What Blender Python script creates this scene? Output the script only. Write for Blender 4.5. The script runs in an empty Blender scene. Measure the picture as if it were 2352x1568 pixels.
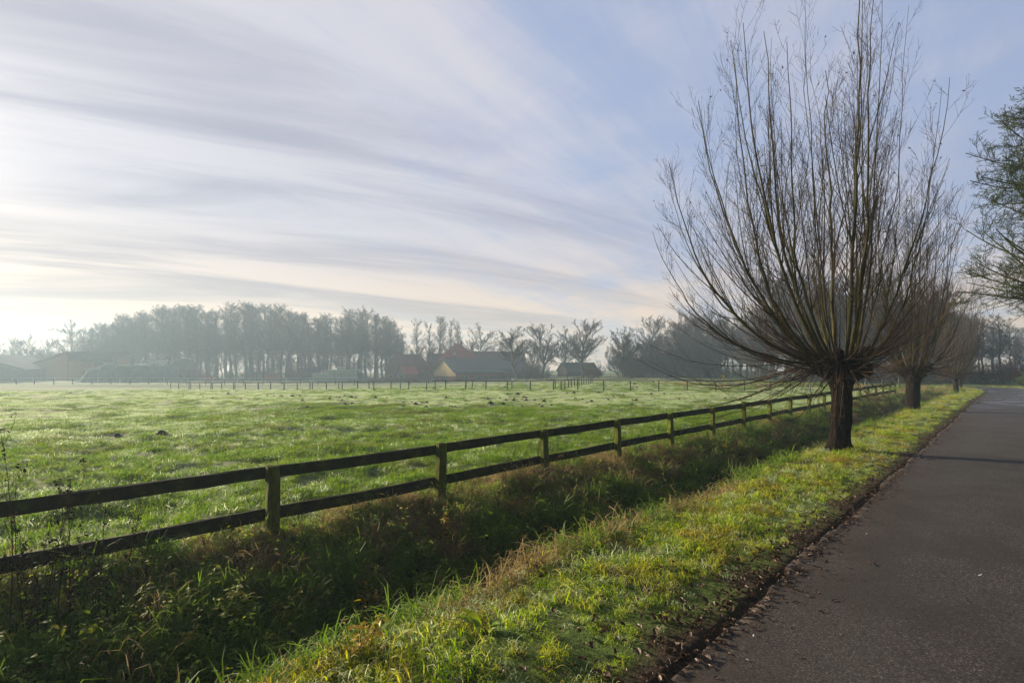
import bpy, math, random
import numpy as np
from mathutils import Vector

# ------------------------------------------------------------------ camera, world, sun
SC = bpy.context.scene
COL = SC.collection
F, CX, HY = 1111.0, 1176.0, 842.0          # focal length, centre and horizon in 2352-wide picture units
CAMZ = 1.9
cd = bpy.data.cameras.new('camera'); cam = bpy.data.objects.new('camera', cd); COL.objects.link(cam)
cd.sensor_width = 36; cd.lens = F/2352*36; cd.shift_y = 58/2352
cd.clip_start = 0.05; cd.clip_end = 6000
cam.location = (0, 0, CAMZ); cam.rotation_euler = (math.pi/2, 0, 0)
SC.camera = cam

SUN_AZ, SUN_EL = math.radians(-61), math.radians(15.5)      # azimuth from +Y towards +X
SDIR = Vector((math.sin(SUN_AZ)*math.cos(SUN_EL), math.cos(SUN_AZ)*math.cos(SUN_EL), math.sin(SUN_EL)))
sl = bpy.data.lights.new('sun', 'SUN'); sun = bpy.data.objects.new('sun', sl); COL.objects.link(sun)
sl.energy = 5.0; sl.angle = math.radians(3.2); sl.color = (1.0, 0.84, 0.62)
sun.rotation_euler = (-SDIR).to_track_quat('-Z', 'Y').to_euler()

SC.view_settings.view_transform = 'Standard'; SC.view_settings.look = 'None'
SC.view_settings.exposure = 1.08; SC.view_settings.gamma = 1
SC.cycles.use_denoising = True; SC.cycles.denoising_prefilter = 'ACCURATE'; SC.cycles.denoising_input_passes = 'RGB_ALBEDO_NORMAL'
SC.cycles.max_bounces = 6; SC.cycles.diffuse_bounces = 3; SC.cycles.glossy_bounces = 2
SC.cycles.transmission_bounces = 4; SC.cycles.volume_bounces = 2; SC.cycles.transparent_max_bounces = 8

class NT:
    def __init__(self, tree): self.t = tree; self.n = tree.nodes; self.l = tree.links
    def new(self, typ, **kw):
        n = self.n.new(typ)
        for k, v in kw.items(): setattr(n, k, v)
        return n
    def link(self, a, b): self.l.new(a, b)
    def put(self, sock, v):
        if hasattr(v, 'links'): self.l.new(v, sock)
        else: sock.default_value = v
    def math(self, op, a, b=0.0, c=None, clamp=False):
        n = self.new('ShaderNodeMath', operation=op); n.use_clamp = clamp
        self.put(n.inputs[0], a); self.put(n.inputs[1], b)
        if c is not None: self.put(n.inputs[2], c)
        return n.outputs[0]
    def vmath(self, op, a, b=None):
        n = self.new('ShaderNodeVectorMath', operation=op)
        self.put(n.inputs[0], a)
        if b is not None: self.put(n.inputs[1], b)
        return n.outputs[1] if op in ('DOT_PRODUCT', 'LENGTH') else n.outputs[0]
    def mix(self, f, a, b):
        n = self.new('ShaderNodeMix', data_type='RGBA')
        self.put(n.inputs[0], f); self.put(n.inputs[6], a); self.put(n.inputs[7], b)
        return n.outputs[2]
    def noise(self, vec, scale, detail=4, rough=0.55, dist=0.0):
        n = self.new('ShaderNodeTexNoise')
        if vec is not None: self.link(vec, n.inputs['Vector'])
        n.inputs['Scale'].default_value = scale; n.inputs['Detail'].default_value = detail
        n.inputs['Roughness'].default_value = rough; n.inputs['Distortion'].default_value = dist
        return n.outputs[0]
    def ramp(self, f, stops, interp='LINEAR'):
        n = self.new('ShaderNodeValToRGB'); n.color_ramp.interpolation = interp
        e = n.color_ramp.elements
        while len(e) < len(stops): e.new(0.5)
        for q, (p, c) in zip(e, stops):
            q.position = p; q.color = (c[0], c[1], c[2], 1) if hasattr(c, '__len__') else (c, c, c, 1)
        self.put(n.inputs[0], f); return n.outputs[0]
    def mrange(self, v, a, b, c=0.0, d=1.0, smooth=True):
        n = self.new('ShaderNodeMapRange'); n.interpolation_type = 'SMOOTHSTEP' if smooth else 'LINEAR'
        self.put(n.inputs[0], v); n.inputs[1].default_value = a; n.inputs[2].default_value = b
        n.inputs[3].default_value = c; n.inputs[4].default_value = d
        return n.outputs[0]

def build_world():
    w = bpy.data.worlds.new('World'); SC.world = w; w.use_nodes = True
    k = NT(w.node_tree); k.n.clear()
    out = k.new('ShaderNodeOutputWorld'); bg = k.new('ShaderNodeBackground'); bg.inputs[1].default_value = 0.1
    k.link(bg.outputs[0], out.inputs[0])
    tc = k.new('ShaderNodeTexCoord'); d = k.vmath('NORMALIZE', tc.outputs['Generated'])
    sky = k.new('ShaderNodeTexSky'); sky.sky_type = 'NISHITA'; sky.sun_disc = False
    sky.sun_elevation = SUN_EL; sky.sun_rotation = SUN_AZ
    sky.air_density = 1.0; sky.dust_density = 1.5; sky.ozone_density = 1.5
    sp = k.new('ShaderNodeSeparateXYZ'); k.link(d, sp.inputs[0])
    x, y, z = sp.outputs
    zc = k.math('MAXIMUM', z, 0.0)
    den = k.math('ADD', zc, 0.10)
    px = k.math('DIVIDE', x, den); py = k.math('DIVIDE', y, den)
    cb = k.new('ShaderNodeCombineXYZ'); k.link(px, cb.inputs[0]); k.link(py, cb.inputs[1])
    pv = cb.outputs[0]
    def layer(az, al, ac, scale, detail, rough, dist, off):
        """noise stretched along compass direction az (degrees from +Y towards +X): al along, ac across"""
        A = math.radians(az)
        u = k.math('MULTIPLY_ADD', k.vmath('DOT_PRODUCT', pv, (math.sin(A), math.cos(A), 0)), al, off[0])
        v_ = k.math('MULTIPLY_ADD', k.vmath('DOT_PRODUCT', pv, (math.cos(A), -math.sin(A), 0)), ac, off[1])
        c_ = k.new('ShaderNodeCombineXYZ'); k.link(u, c_.inputs[0]); k.link(v_, c_.inputs[1])
        return k.noise(c_.outputs[0], scale, detail, rough, dist)
    a = layer(34, 0.42, 1.1, 1.25, 5, 0.55, 0.7, (6.4, 4.3))        # broad veils
    b = layer(34, 0.22, 1.4, 2.6, 8, 0.66, 1.1, (8.2, 2.4))       # fine streaks
    c = layer(-48, 0.28, 1.2, 2.0, 7, 0.64, 0.7, (1.3, 6.1))        # wisps crossing them
    dotS = k.vmath('DOT_PRODUCT', d, tuple(SDIR))
    ds = k.math('MAXIMUM', dotS, 0.0)
    v = k.math('ADD', k.math('MULTIPLY', a, 0.50), k.math('MULTIPLY', b, 0.28))
    v = k.math('ADD', v, k.math('MULTIPLY', c, 0.27))
    v = k.math('SUBTRACT', v, k.math('MULTIPLY', k.mrange(x, -0.05, 0.75, 0.0, 0.055), k.mrange(z, 0.08, 0.42)))
    # more cirrus towards the sun and the horizon
    v = k.math('ADD', v, k.math('MULTIPLY', k.mrange(dotS, 0.25, 0.95), 0.17))
    v = k.math('ADD', v, k.mrange(z, 0.40, 0.0, 0.0, 0.09))
    mask = k.mrange(v, 0.39, 0.70, 0.12, 0.97)
    # clear part: Nishita lifted by a thin veil
    nis = k.mix(0.65, k.vmath('MULTIPLY', sky.outputs[0], (0.6, 0.6, 0.6)), (2.0, 2.5, 3.9, 1))
    g1 = k.math('POWER', ds, 3.0); g2 = k.math('POWER', ds, 20.0); g3 = k.math('POWER', ds, 120.0)
    cl = k.mix(k.mrange(z, 0.30, 0.02), (3.1, 3.05, 3.4, 1), (4.7, 3.45, 2.35, 1))
    thick = k.mrange(layer(62, 0.22, 1.0, 1.2, 6, 0.6, 0.8, (5.5, 9.2)), 0.34, 0.60)
    cl = k.mix(thick, k.mix(k.mrange(z, 0.3, 0.02), (1.95, 2.0, 2.5, 1), (2.7, 2.2, 1.9, 1)), cl)
    col = k.mix(mask, nis, cl)
    gl = k.math('ADD', k.math('MULTIPLY', g1, 0.15), k.math('MULTIPLY', g2, 1.3))
    gl = k.math('ADD', gl, k.math('MULTIPLY', g3, 8.0))
    gv = k.new('ShaderNodeVectorMath', operation='SCALE'); gv.inputs[0].default_value = (1.0, 0.88, 0.70); k.link(gl, gv.inputs['Scale'])
    mod = k.math('ADD', 0.60, k.math('MULTIPLY', thick, 0.5))
    gv2 = k.new('ShaderNodeVectorMath', operation='SCALE'); k.link(gv.outputs[0], gv2.inputs[0]); k.link(mod, gv2.inputs['Scale'])
    fin = k.vmath('ADD', col, gv2.outputs[0])
    # unseen sky overhead and behind the camera dimmed to weaken the fill light
    dim = k.math('MULTIPLY', k.mrange(z, 0.62, 0.88, 1.0, 0.28), k.mrange(y, 0.44, -0.05, 1.0, 0.3))
    fs = k.new('ShaderNodeVectorMath', operation='SCALE'); k.link(fin, fs.inputs[0]); k.link(dim, fs.inputs['Scale']); fin = fs.outputs[0]
    k.link(fin, bg.inputs[0])
build_world()

# ------------------------------------------------------------------ helpers
def link(o): COL.objects.link(o); return o
def tag(o, label=None, cat=None, group=None, kind=None):
    if label: o['label'] = label
    if cat: o['category'] = cat
    if group: o['group'] = group
    if kind: o['kind'] = kind
    return o
def thing(name, label, cat, loc=(0, 0, 0), rz=0.0, group=None):
    o = link(bpy.data.objects.new(name, None)); o.location = loc; o.rotation_euler = (0, 0, rz)
    o.empty_display_size = 0.2
    return tag(o, label, cat, group)
def mesh_np(name, V, Fs, mats=None, smooth=False):
    """V (n,3); Fs list of (m,k) index arrays"""
    me = bpy.data.meshes.new(name)
    V = np.asarray(V, dtype=np.float32)
    me.vertices.add(len(V)); me.vertices.foreach_set('co', V.ravel())
    Fs = [np.asarray(f, dtype=np.int32) for f in Fs if len(f)]
    if Fs:
        tot = np.concatenate([np.full(len(f), f.shape[1], dtype=np.int32) for f in Fs])
        idx = np.concatenate([f.ravel() for f in Fs])
        st = np.concatenate([[0], np.cumsum(tot)[:-1]]).astype(np.int32)
        me.loops.add(len(idx)); me.loops.foreach_set('vertex_index', idx)
        me.polygons.add(len(tot)); me.polygons.foreach_set('loop_start', st)
        me.polygons.foreach_set('loop_total', tot)
        me.polygons.foreach_set('use_smooth', np.full(len(tot), smooth, dtype=bool))
    if mats:
        for m in (mats if isinstance(mats, (list, tuple)) else [mats]): me.materials.append(m)
    me.update(calc_edges=True); me.validate()
    return me
def obj(name, me, parent=None):
    o = link(bpy.data.objects.new(name, me))
    if parent is not None: o.parent = parent
    return o
def copy_tree(o, parent=None):
    c = o.copy(); COL.objects.link(c)
    if parent is not None: c.parent = parent
    for ch in list(o.children): copy_tree(ch, c)
    return c

class MB:
    """collects quads / polygons into one mesh"""
    def __init__(self): self.v = []; self.f = []
    def poly(self, pts):
        b = len(self.v); self.v += [tuple(p) for p in pts]; self.f.append(tuple(range(b, b+len(pts))))
    def box(self, x0, x1, y0, y1, z0, z1):
        b = len(self.v)
        self.v += [(x0,y0,z0),(x1,y0,z0),(x1,y1,z0),(x0,y1,z0),(x0,y0,z1),(x1,y0,z1),(x1,y1,z1),(x0,y1,z1)]
        for q in ((0,3,2,1),(4,5,6,7),(0,1,5,4),(1,2,6,5),(2,3,7,6),(3,0,4,7)): self.f.append(tuple(b+i for i in q))
    def slab(self, quad, th):
        """a quad thickened downwards"""
        b = len(self.v); n = len(quad)
        self.v += [tuple(p) for p in quad] + [(p[0], p[1], p[2]-th) for p in quad]
        self.f.append(tuple(range(b, b+n))); self.f.append(tuple(range(b+2*n-1, b+n-1, -1)))
        for i in range(n):
            j = (i+1) % n; self.f.append((b+i, b+n+i, b+n+j, b+j))
    def build(self, name, mat, parent=None, smooth=False):
        me = bpy.data.meshes.new(name); me.from_pydata(self.v, [], self.f); me.materials.append(mat); me.update()
        if smooth: me.polygons.foreach_set('use_smooth', [True]*len(me.polygons))
        return obj(name, me, parent)

def tubes(P, R, m=4, cap=True):
    """P (N,K,3), R (N,K) -> verts, quad faces"""
    N, K = P.shape[:2]
    T = np.gradient(P, axis=1); T /= np.linalg.norm(T, axis=2, keepdims=True)+1e-9
    D = P[:, -1]-P[:, 0]; D /= np.linalg.norm(D, axis=1, keepdims=True)+1e-9
    ref = np.where(np.abs(D[:, 2:3]) > 0.8, np.array([[1., 0.13, 0.]]), np.array([[0.09, 0.05, 1.]]))
    A = np.cross(T, ref[:, None, :]); A /= np.linalg.norm(A, axis=2, keepdims=True)+1e-9
    B = np.cross(T, A)
    th = np.arange(m)/m*2*np.pi
    V = P[:, :, None, :] + R[:, :, None, None]*(A[:, :, None, :]*np.cos(th)[None, None, :, None] + B[:, :, None, :]*np.sin(th)[None, None, :, None])
    base = (np.arange(N)*K*m)[:, None, None] + (np.arange(K-1)*m)[None, :, None]
    i = np.arange(m)[None, None, :]; j = (np.arange(m)+1) % m; j = j[None, None, :]
    Q = np.stack([base+i, base+j, base+j+m, base+i+m], -1).reshape(-1, 4)
    return V.reshape(-1, 3), Q
def merge(parts):
    V = []; Q = []; b = 0
    for v, q in parts: V.append(v); Q.append(q+b); b += len(v)
    return np.concatenate(V), np.concatenate(Q)

def grow(P, R, n, u0, u1, a0, a1, l0, l1, K, trop, wig, rr, rng, labs=None, rmin=0.002, tip=0.3, lat=0.0, bias=1.0):
    """children of every polyline in P"""
    N, K0 = P.shape[:2]
    idx = np.repeat(np.arange(N), n); M = len(idx)
    u = (u0+(u1-u0)*rng.random(M)**bias)
    f = u*(K0-1); i0 = np.minimum(f.astype(int), K0-2); w = (f-i0)[:, None]
    p = P[idx, i0]*(1-w)+P[idx, i0+1]*w
    t = P[idx, i0+1]-P[idx, i0]; t /= np.linalg.norm(t, axis=1, keepdims=True)+1e-9
    r = (R[idx, i0]*(1-w[:, 0])+R[idx, i0+1]*w[:, 0])
    L = np.linalg.norm(np.diff(P, axis=1), axis=2).sum(1)[idx]
    v = rng.normal(size=(M, 3)); v[:, 2] *= (1-lat)
    v -= (v*t).sum(1, keepdims=True)*t; v /= np.linalg.norm(v, axis=1, keepdims=True)+1e-9
    a = rng.uniform(a0, a1, M)[:, None]
    d = np.cos(a)*t+np.sin(a)*v
    le = (labs if labs is not None else L)*rng.uniform(l0, l1, M)*(1.05-0.55*u)
    Q = np.empty((M, K, 3)); Q[:, 0] = p
    st = (le/(K-1))[:, None]
    for k in range(1, K):
        d = d+np.array([0, 0, trop/(K-1)])+rng.normal(size=(M, 3))*wig
        d /= np.linalg.norm(d, axis=1, keepdims=True)
        Q[:, k] = Q[:, k-1]+st*d
    r0 = np.maximum(np.minimum(r*rr, r*0.9), rmin)
    RR = r0[:, None]*np.linspace(1, tip, K)[None, :]
    return Q, np.maximum(RR, rmin*0.6)

def sst(a, b, x):
    t = np.clip((x-a)/(b-a), 0, 1); return t*t*(3-2*t)
def vnoise(x, y, seed=0.0):
    ix = np.floor(x); iy = np.floor(y); fx = x-ix; fy = y-iy
    fx = fx*fx*(3-2*fx); fy = fy*fy*(3-2*fy)
    def h(a, b):
        s = np.sin(a*127.1+b*311.7+seed*74.7)*43758.5453; return s-np.floor(s)
    return (h(ix, iy)*(1-fx)+h(ix+1, iy)*fx)*(1-fy)+(h(ix, iy+1)*(1-fx)+h(ix+1, iy+1)*fx)*fy
def fbm(x, y, o=3, seed=0):
    s = 0; a = 0.5; t = 0
    for i in range(o):
        s = s+a*vnoise(x*2**i+i*13.7, y*2**i+i*7.3, seed+i); t += a; a *= 0.5
    return s/t

ORD = ['first', 'second', 'third', 'fourth', 'fifth', 'sixth', 'seventh', 'eighth', 'ninth', 'tenth', 'eleventh', 'twelfth', 'thirteenth', 'fourteenth', 'fifteenth', 'sixteenth', 'seventeenth', 'eighteenth', 'nineteenth', 'twentieth']
ORD += ['twenty-'+q for q in ORD[:9]]+['thirtieth']+['thirty-'+q for q in ORD[:9]]+['fortieth']+['forty-'+q for q in ORD[:9]]
REG = {}
def reg(o, phrase): REG.setdefault(phrase, []).append(o); return o
def finish_labels():
    for ph, L in REG.items():
        L.sort(key=lambda o: o.location.x/max(o.location.y, .1))
        for i, o in enumerate(L):
            o['label'] = ph if len(L) == 1 else ('leftmost of the ' if i == 0 else 'rightmost of the ' if i == len(L)-1 else ORD[i]+' from left of the ')+PLUR(ph)
def PLUR(ph): return ph
# ------------------------------------------------------------------ layout: road axis, ground heights
UX, UY = 0.7203, 0.6935                       # road direction
def st(X, Y): return X*UX+Y*UY, -X*UY+Y*UX    # along the road, to the left of it
def xy(s, t): return s*UX-t*UY, s*UY+t*UX
HW = 1.685; TC = -0.215                       # half width of the road, its centre line
def centreline():
    th = math.atan2(UY, UX); X, Y = xy(-40, TC); pts = []; ths = []
    ds = 0.5; s = -40
    for i in range(330):
        pts.append((X, Y)); ths.append(th)
        if s < 55: k = 0
        elif s < 66: k = 1/60
        elif s < 86: k = 1/6.5 if th < math.pi*0.985 else 0
        else: k = -1/10 if th > 1.5 else 0
        th += k*ds; X += math.cos(th)*ds; Y += math.sin(th)*ds; s += ds
    return np.array(pts), np.array(ths)
CL, CT = centreline()
def road_q(X, Y):
    """distance outside the road edge (negative on the road) and which side (left = True)"""
    X = np.asarray(X, float); Y = np.asarray(Y, float); sh = X.shape
    x = X.ravel(); y = Y.ravel(); q = np.empty(len(x)); left = np.empty(len(x), bool)
    C = CL; 
    for a in range(0, len(x), 40000):
        xx = x[a:a+40000, None]-C[None, :, 0]; yy = y[a:a+40000, None]-C[None, :, 1]
        dd = xx*xx+yy*yy; i = dd.argmin(1); r = np.arange(len(i))
        c = np.cos(CT[i]); s_ = np.sin(CT[i])
        lat = -xx[r, i]*s_+yy[r, i]*c
        q[a:a+40000] = np.where(np.sqrt(dd[r, i]) > np.abs(lat)+0.4, np.sqrt(dd[r, i]), np.abs(lat))-HW
        left[a:a+40000] = lat > 0
    return q.reshape(sh), left.reshape(sh)
def road_z(X, Y):
    s, t = st(X, Y); return -0.22*sst(38, 58, s)
def field_z(X, Y):
    return -0.3-1.15*sst(30, 80, Y)*sst(25, -30, X)-0.2*sst(70, 130, Y)
QP = [-5, 0, .06, 0.9, 1.55, 1.85, 2.3, 2.6, 3.0, 3.3, 3.9, 4.4, 5.2]
ZP = [-.04, -.012, 0.012, 0.04, 0.0, -.26, -.85, -1.02, -.98, -.78, -.50, -.36, -.3]
QN = [-5, 0, .06, 1.6, 5.5]; ZN = [-.04, -.012, .012, .03, -.3]
def ground(X, Y, noise=False, qr=None):
    X = np.asarray(X, float); Y = np.asarray(Y, float)
    q, left = qr if qr is not None else road_q(X, Y)
    s, t = st(X, Y)
    wob = 0.16*(fbm(s*0.35, t*0+2.2, 2, 5)-0.5)*2
    qq = q+np.where(q > 1.2, wob*sst(1.2, 1.7, q), 0)
    zd = np.interp(qq, QP, ZP); zn = np.interp(qq, QN, ZN)
    g = (1-sst(54, 62, s))*left
    zp = zd*g+zn*(1-g)+road_z(X, Y)*(1-sst(2.5, 6, q))
    far = sst(3.5, 6.5, q)
    z = zp+(field_z(X, Y)+0.3)*far
    z = z+0.35*sst(4, 14, q)*(~left)*(1-sst(40, 60, s))
    if noise:
        m = sst(0.1, 1.0, q)
        n1 = fbm(X*1.6, Y*1.6, 3, 1)-0.5; n2 = fbm(X*0.45, Y*0.45, 2, 9)-0.5
        bank = sst(1.5, 2.0, q)*(1-sst(5.0, 6.0, q))*left
        fld = sst(5.0, 6.5, q); n4 = fbm(X*0.75, Y*1.1, 3, 15)-0.5
        z = z+m*(n1*(0.09+0.20*bank+0.06*fld)+n2*0.14+fld*n4*0.20)
        n3 = fbm(X*0.07, Y*0.07, 2, 4)-0.5
        z = z+sst(8, 25, q)*n3*0.35
    return z
def gz(X, Y): return float(ground(np.array([X]), np.array([Y]), True)[0])
def gz0(X, Y): return float(ground(np.array([X]), np.array([Y]))[0])
_Y = np.concatenate([np.arange(2, 40, 0.05), np.arange(40, 400, 0.25)])
def hit(xd, yd):
    """ground point seen at a picture position"""
    X = (xd-CX)/F*_Y; zr = CAMZ-(yd-HY)/F*_Y
    zg = ground(X, _Y, True); i = np.argmax(zr < zg)
    return float(X[i]), float(_Y[i]), float(zg[i])
def px2x(xd, Y): return (xd-CX)/F*Y
def px2z(yd, Y): return CAMZ+(HY-yd)/F*Y

def dew_glare_mask(X, Y):
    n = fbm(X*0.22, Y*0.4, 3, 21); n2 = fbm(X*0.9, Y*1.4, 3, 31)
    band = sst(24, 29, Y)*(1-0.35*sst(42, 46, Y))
    left = sst(0, -14, X+0.3*Y-2)*sst(11, 16, Y)  # pale left part: dew plus sun glare painted into the grass colour
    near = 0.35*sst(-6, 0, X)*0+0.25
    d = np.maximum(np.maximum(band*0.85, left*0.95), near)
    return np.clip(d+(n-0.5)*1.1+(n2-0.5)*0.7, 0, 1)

# ------------------------------------------------------------------ materials
def pbsdf(k, rough=0.8, spec=0.3):
    out = k.new('ShaderNodeOutputMaterial'); b = k.new('ShaderNodeBsdfPrincipled')
    b.inputs['Roughness'].default_value = rough; b.inputs['Specular IOR Level'].default_value = spec
    k.link(b.outputs[0], out.inputs[0]); return b, out
def newmat(name):
    m = bpy.data.materials.new(name); m.use_nodes = True; m.node_tree.nodes.clear(); return m, NT(m.node_tree)
def bump(k, b, h, strength=0.4, dist=0.02):
    n = k.new('ShaderNodeBump'); n.inputs['Strength'].default_value = strength; n.inputs['Distance'].default_value = dist
    k.link(h, n.inputs['Height']); k.link(n.outputs[0], b.inputs['Normal'])
def noisy(name, c1, c2, scale=4, rough=0.85, spec=0.25, stretch=(1, 1, 1), bstr=0.4, bdist=0.02, c3=None, perobj=0.0):
    m, k = newmat(name); b, out = pbsdf(k, rough, spec)
    tc = k.new('ShaderNodeTexCoord'); mp = k.new('ShaderNodeMapping'); mp.inputs['Scale'].default_value = stretch
    k.link(tc.outputs['Object'], mp.inputs[0])
    n = k.noise(mp.outputs[0], scale, 6, 0.65, 0.2)
    st_ = [(0.32, c1), (0.68, c2)] if c3 is None else [(0.28, c1), (0.55, c2), (0.75, c3)]
    c = k.ramp(n, st_)
    if perobj:
        oi = k.new('ShaderNodeObjectInfo')
        hsv = k.new('ShaderNodeHueSaturation'); k.link(c, hsv.inputs['Color'])
        k.link(k.mrange(oi.outputs['Random'], 0, 1, 1-perobj, 1+perobj, False), hsv.inputs['Value'])
        c = hsv.outputs[0]
    k.link(c, b.inputs['Base Color'])
    bump(k, b, n, bstr, bdist)
    return m
def blade_mat(name, cols, rough=0.42, tr=0.4, spec=0.5, nscale=0.6, dry=None):
    """foliage: reflective and translucent"""
    m, k = newmat(name); out = k.new('ShaderNodeOutputMaterial')
    b = k.new('ShaderNodeBsdfPrincipled'); b.inputs['Roughness'].default_value = rough; b.inputs['Specular IOR Level'].default_value = spec
    oi = k.new('ShaderNodeObjectInfo'); ge = k.new('ShaderNodeNewGeometry')
    ri = ge.outputs['Random Per Island']
    f = k.math('ADD', k.math('MULTIPLY', oi.outputs['Random'], 0.4), k.math('MULTIPLY', ri, 0.6))
    n = len(cols); c = k.ramp(f, [(i/(n-1) if n > 1 else 0, q) for i, q in enumerate(cols)])
    if dry is not None:
        nz = k.noise(ge.outputs['Position'], nscale, 3, 0.6)
        c = k.mix(k.mrange(nz, 0.47, 0.68, 0, 0.7), c, (*dry, 1))
    k.link(c, b.inputs['Base Color'])
    t = k.new('ShaderNodeBsdfTranslucent')
    hs = k.new('ShaderNodeHueSaturation'); k.link(c, hs.inputs['Color']); hs.inputs['Value'].default_value = 1.5; hs.inputs['Saturation'].default_value = 1.15
    k.link(hs.outputs[0], t.inputs[0])
    mx = k.new('ShaderNodeMixShader'); mx.inputs[0].default_value = tr
    k.link(b.outputs[0], mx.inputs[1]); k.link(t.outputs[0], mx.inputs[2]); k.link(mx.outputs[0], out.inputs[0])
    return m

G_A = (0.045, 0.115, 0.014); G_B = (0.110, 0.205, 0.020); G_C = (0.190, 0.285, 0.030)
M = {}
M['field_grass'] = blade_mat('field_grass', [G_A, G_B, G_C, (0.29, 0.31, 0.06)], 0.6, 0.45, 0.22, 0.5, (0.16, 0.17, 0.045))
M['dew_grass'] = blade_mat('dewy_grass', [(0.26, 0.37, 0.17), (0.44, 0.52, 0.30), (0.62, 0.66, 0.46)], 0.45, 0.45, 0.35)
M['verge_grass'] = blade_mat('verge_grass', [(0.06, 0.14, 0.012), (0.17, 0.29, 0.022), (0.33, 0.44, 0.05), (0.46, 0.42, 0.10), (0.38, 0.48, 0.20)], 0.5, 0.5, 0.3, 1.0, (0.34, 0.22, 0.05))
M['long_grass'] = blade_mat('long_grass', [(0.08, 0.15, 0.030), (0.14, 0.22, 0.040), (0.25, 0.31, 0.07)], 0.6, 0.42, 0.2)
M['dead_grass'] = blade_mat('dead_grass', [(0.12, 0.090, 0.045), (0.28, 0.215, 0.105), (0.46, 0.37, 0.20)], 0.7, 0.35, 0.2)
M['leaf_green'] = blade_mat('leaf_green', [(0.05, 0.12, 0.02), (0.13, 0.22, 0.035), (0.30, 0.34, 0.05), (0.22, 0.16, 0.04)], 0.62, 0.4, 0.25)
M['leaf_yellow'] = blade_mat('leaf_yellow', [(0.12, 0.15, 0.02), (0.42, 0.32, 0.02), (0.40, 0.18, 0.02)], 0.5, 0.45)
M['leaf_dead'] = blade_mat('leaf_dead', [(0.022, 0.013, 0.009), (0.045, 0.025, 0.015), (0.08, 0.043, 0.024), (0.15, 0.09, 0.05)], 0.5, 0.1, 0.4)
M['leaf_red'] = blade_mat('leaf_red', [(0.10, 0.015, 0.012), (0.22, 0.035, 0.02), (0.30, 0.08, 0.03)], 0.5, 0.4)
M['stalk'] = noisy('dead_stalk', (0.03, 0.018, 0.012), (0.07, 0.04, 0.022), 20)
M['wood_fence'] = noisy('mossy_fence_wood', (0.014, 0.013, 0.009), (0.030, 0.034, 0.010), 5, 0.85, 0.15, (1, 1, 1), 0.6, 0.01, (0.075, 0.095, 0.012), 0.15)
M['post_wood'] = noisy('mossy_post_wood', (0.030, 0.028, 0.010), (0.11, 0.135, 0.014), 4, 0.9, 0.15, (3, 3, 0.8), 1.0, 0.02, (0.23, 0.26, 0.03), 0.15)
M['far_wood'] = noisy('weathered_rail_wood', (0.03, 0.03, 0.025), (0.075, 0.07, 0.055), 6, 0.6, 0.5, (1, 1, 1), 0.4, 0.01)
M['white_plastic'] = noisy('white_plastic', (0.6, 0.6, 0.58), (0.75, 0.75, 0.72), 6, 0.5)
M['willow_bark'] = noisy('willow_bark', (0.008, 0.006, 0.005), (0.024, 0.016, 0.011), 7, 0.95, 0.12, (3.4, 3.4, 0.5), 1.0, 0.2, (0.075, 0.046, 0.027))
M['willow_shoot'] = noisy('willow_shoot', (0.020, 0.020, 0.007), (0.055, 0.052, 0.012), 3, 0.8, 0.2, (1, 1, 0.6), 0.4, 0.005, (0.10, 0.050, 0.020))
M['willow_twig'] = noisy('willow_twig', (0.026, 0.016, 0.011), (0.062, 0.036, 0.020), 2, 0.7, 0.25)
M['bark'] = noisy('grey_bark', (0.035, 0.032, 0.026), (0.085, 0.078, 0.060), 3, 0.95, 0.15, (2, 2, 0.5), 0.8, 0.04)
M['twig'] = noisy('bare_twig', (0.045, 0.036, 0.030), (0.075, 0.058, 0.045), 1, 0.8, 0.2, perobj=0.25)
M['twig_red'] = noisy('brown_twig', (0.065, 0.036, 0.028), (0.11, 0.060, 0.045), 1, 0.8, 0.2, perobj=0.25)
M['moss_twig'] = noisy('mossy_twig', (0.018, 0.024, 0.007), (0.035, 0.048, 0.010), 0.8, 0.9, 0.1, c3=(0.04, 0.03, 0.018))
M['birch'] = noisy('pale_bark', (0.25, 0.24, 0.2), (0.5, 0.48, 0.42), 6)
M['soil'] = noisy('dark_soil', (0.018, 0.012, 0.008), (0.05, 0.034, 0.022), 14, 0.95, 0.15, (1, 1, 1), 1.0, 0.05)
M['boards'] = noisy('brown_boards', (0.36, 0.13, 0.05), (0.52, 0.20, 0.08), 3, 0.8, 0.2, (4, 4, 0.3), 0.5, 0.02)
M['dark_boards'] = noisy('dark_boards', (0.03, 0.025, 0.02), (0.07, 0.055, 0.04), 3, 0.8, 0.2, (4, 4, 0.3))
M['roof_dark'] = noisy('dark_sheet_roof', (0.035, 0.038, 0.042), (0.07, 0.072, 0.075), 1.2, 0.6, 0.4)
M['tarp'] = noisy('green_tarp', (0.06, 0.13, 0.115), (0.11, 0.20, 0.17), 0.8, 0.85, 0.15, (1, 1, 1), 0.8, 0.2)
M['film'] = blade_mat('pale_tunnel_film', [(0.82, 0.84, 0.88), (0.88, 0.90, 0.94)], 0.3, 0.4, 0.9)
M['film_dark'] = noisy('grey_tunnel_end', (0.10, 0.12, 0.12), (0.16, 0.18, 0.18), 0.5, 0.5)
M['bale'] = noisy('mint_bale_wrap', (0.30, 0.42, 0.36), (0.44, 0.55, 0.48), 3, 0.35, 0.5, (1, 1, 1), 0.6, 0.05, perobj=0.1)
M['cream'] = noisy('cream_boards', (0.60, 0.44, 0.18), (0.75, 0.58, 0.28), 1.5, 0.8, 0.2, (3, 3, 0.3))
M['white_wall'] = noisy('pale_wall', (0.45, 0.42, 0.38), (0.6, 0.57, 0.5), 1)
M['grey_wall'] = noisy('grey_wall', (0.14, 0.14, 0.14), (0.2, 0.2, 0.19), 1)
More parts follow.
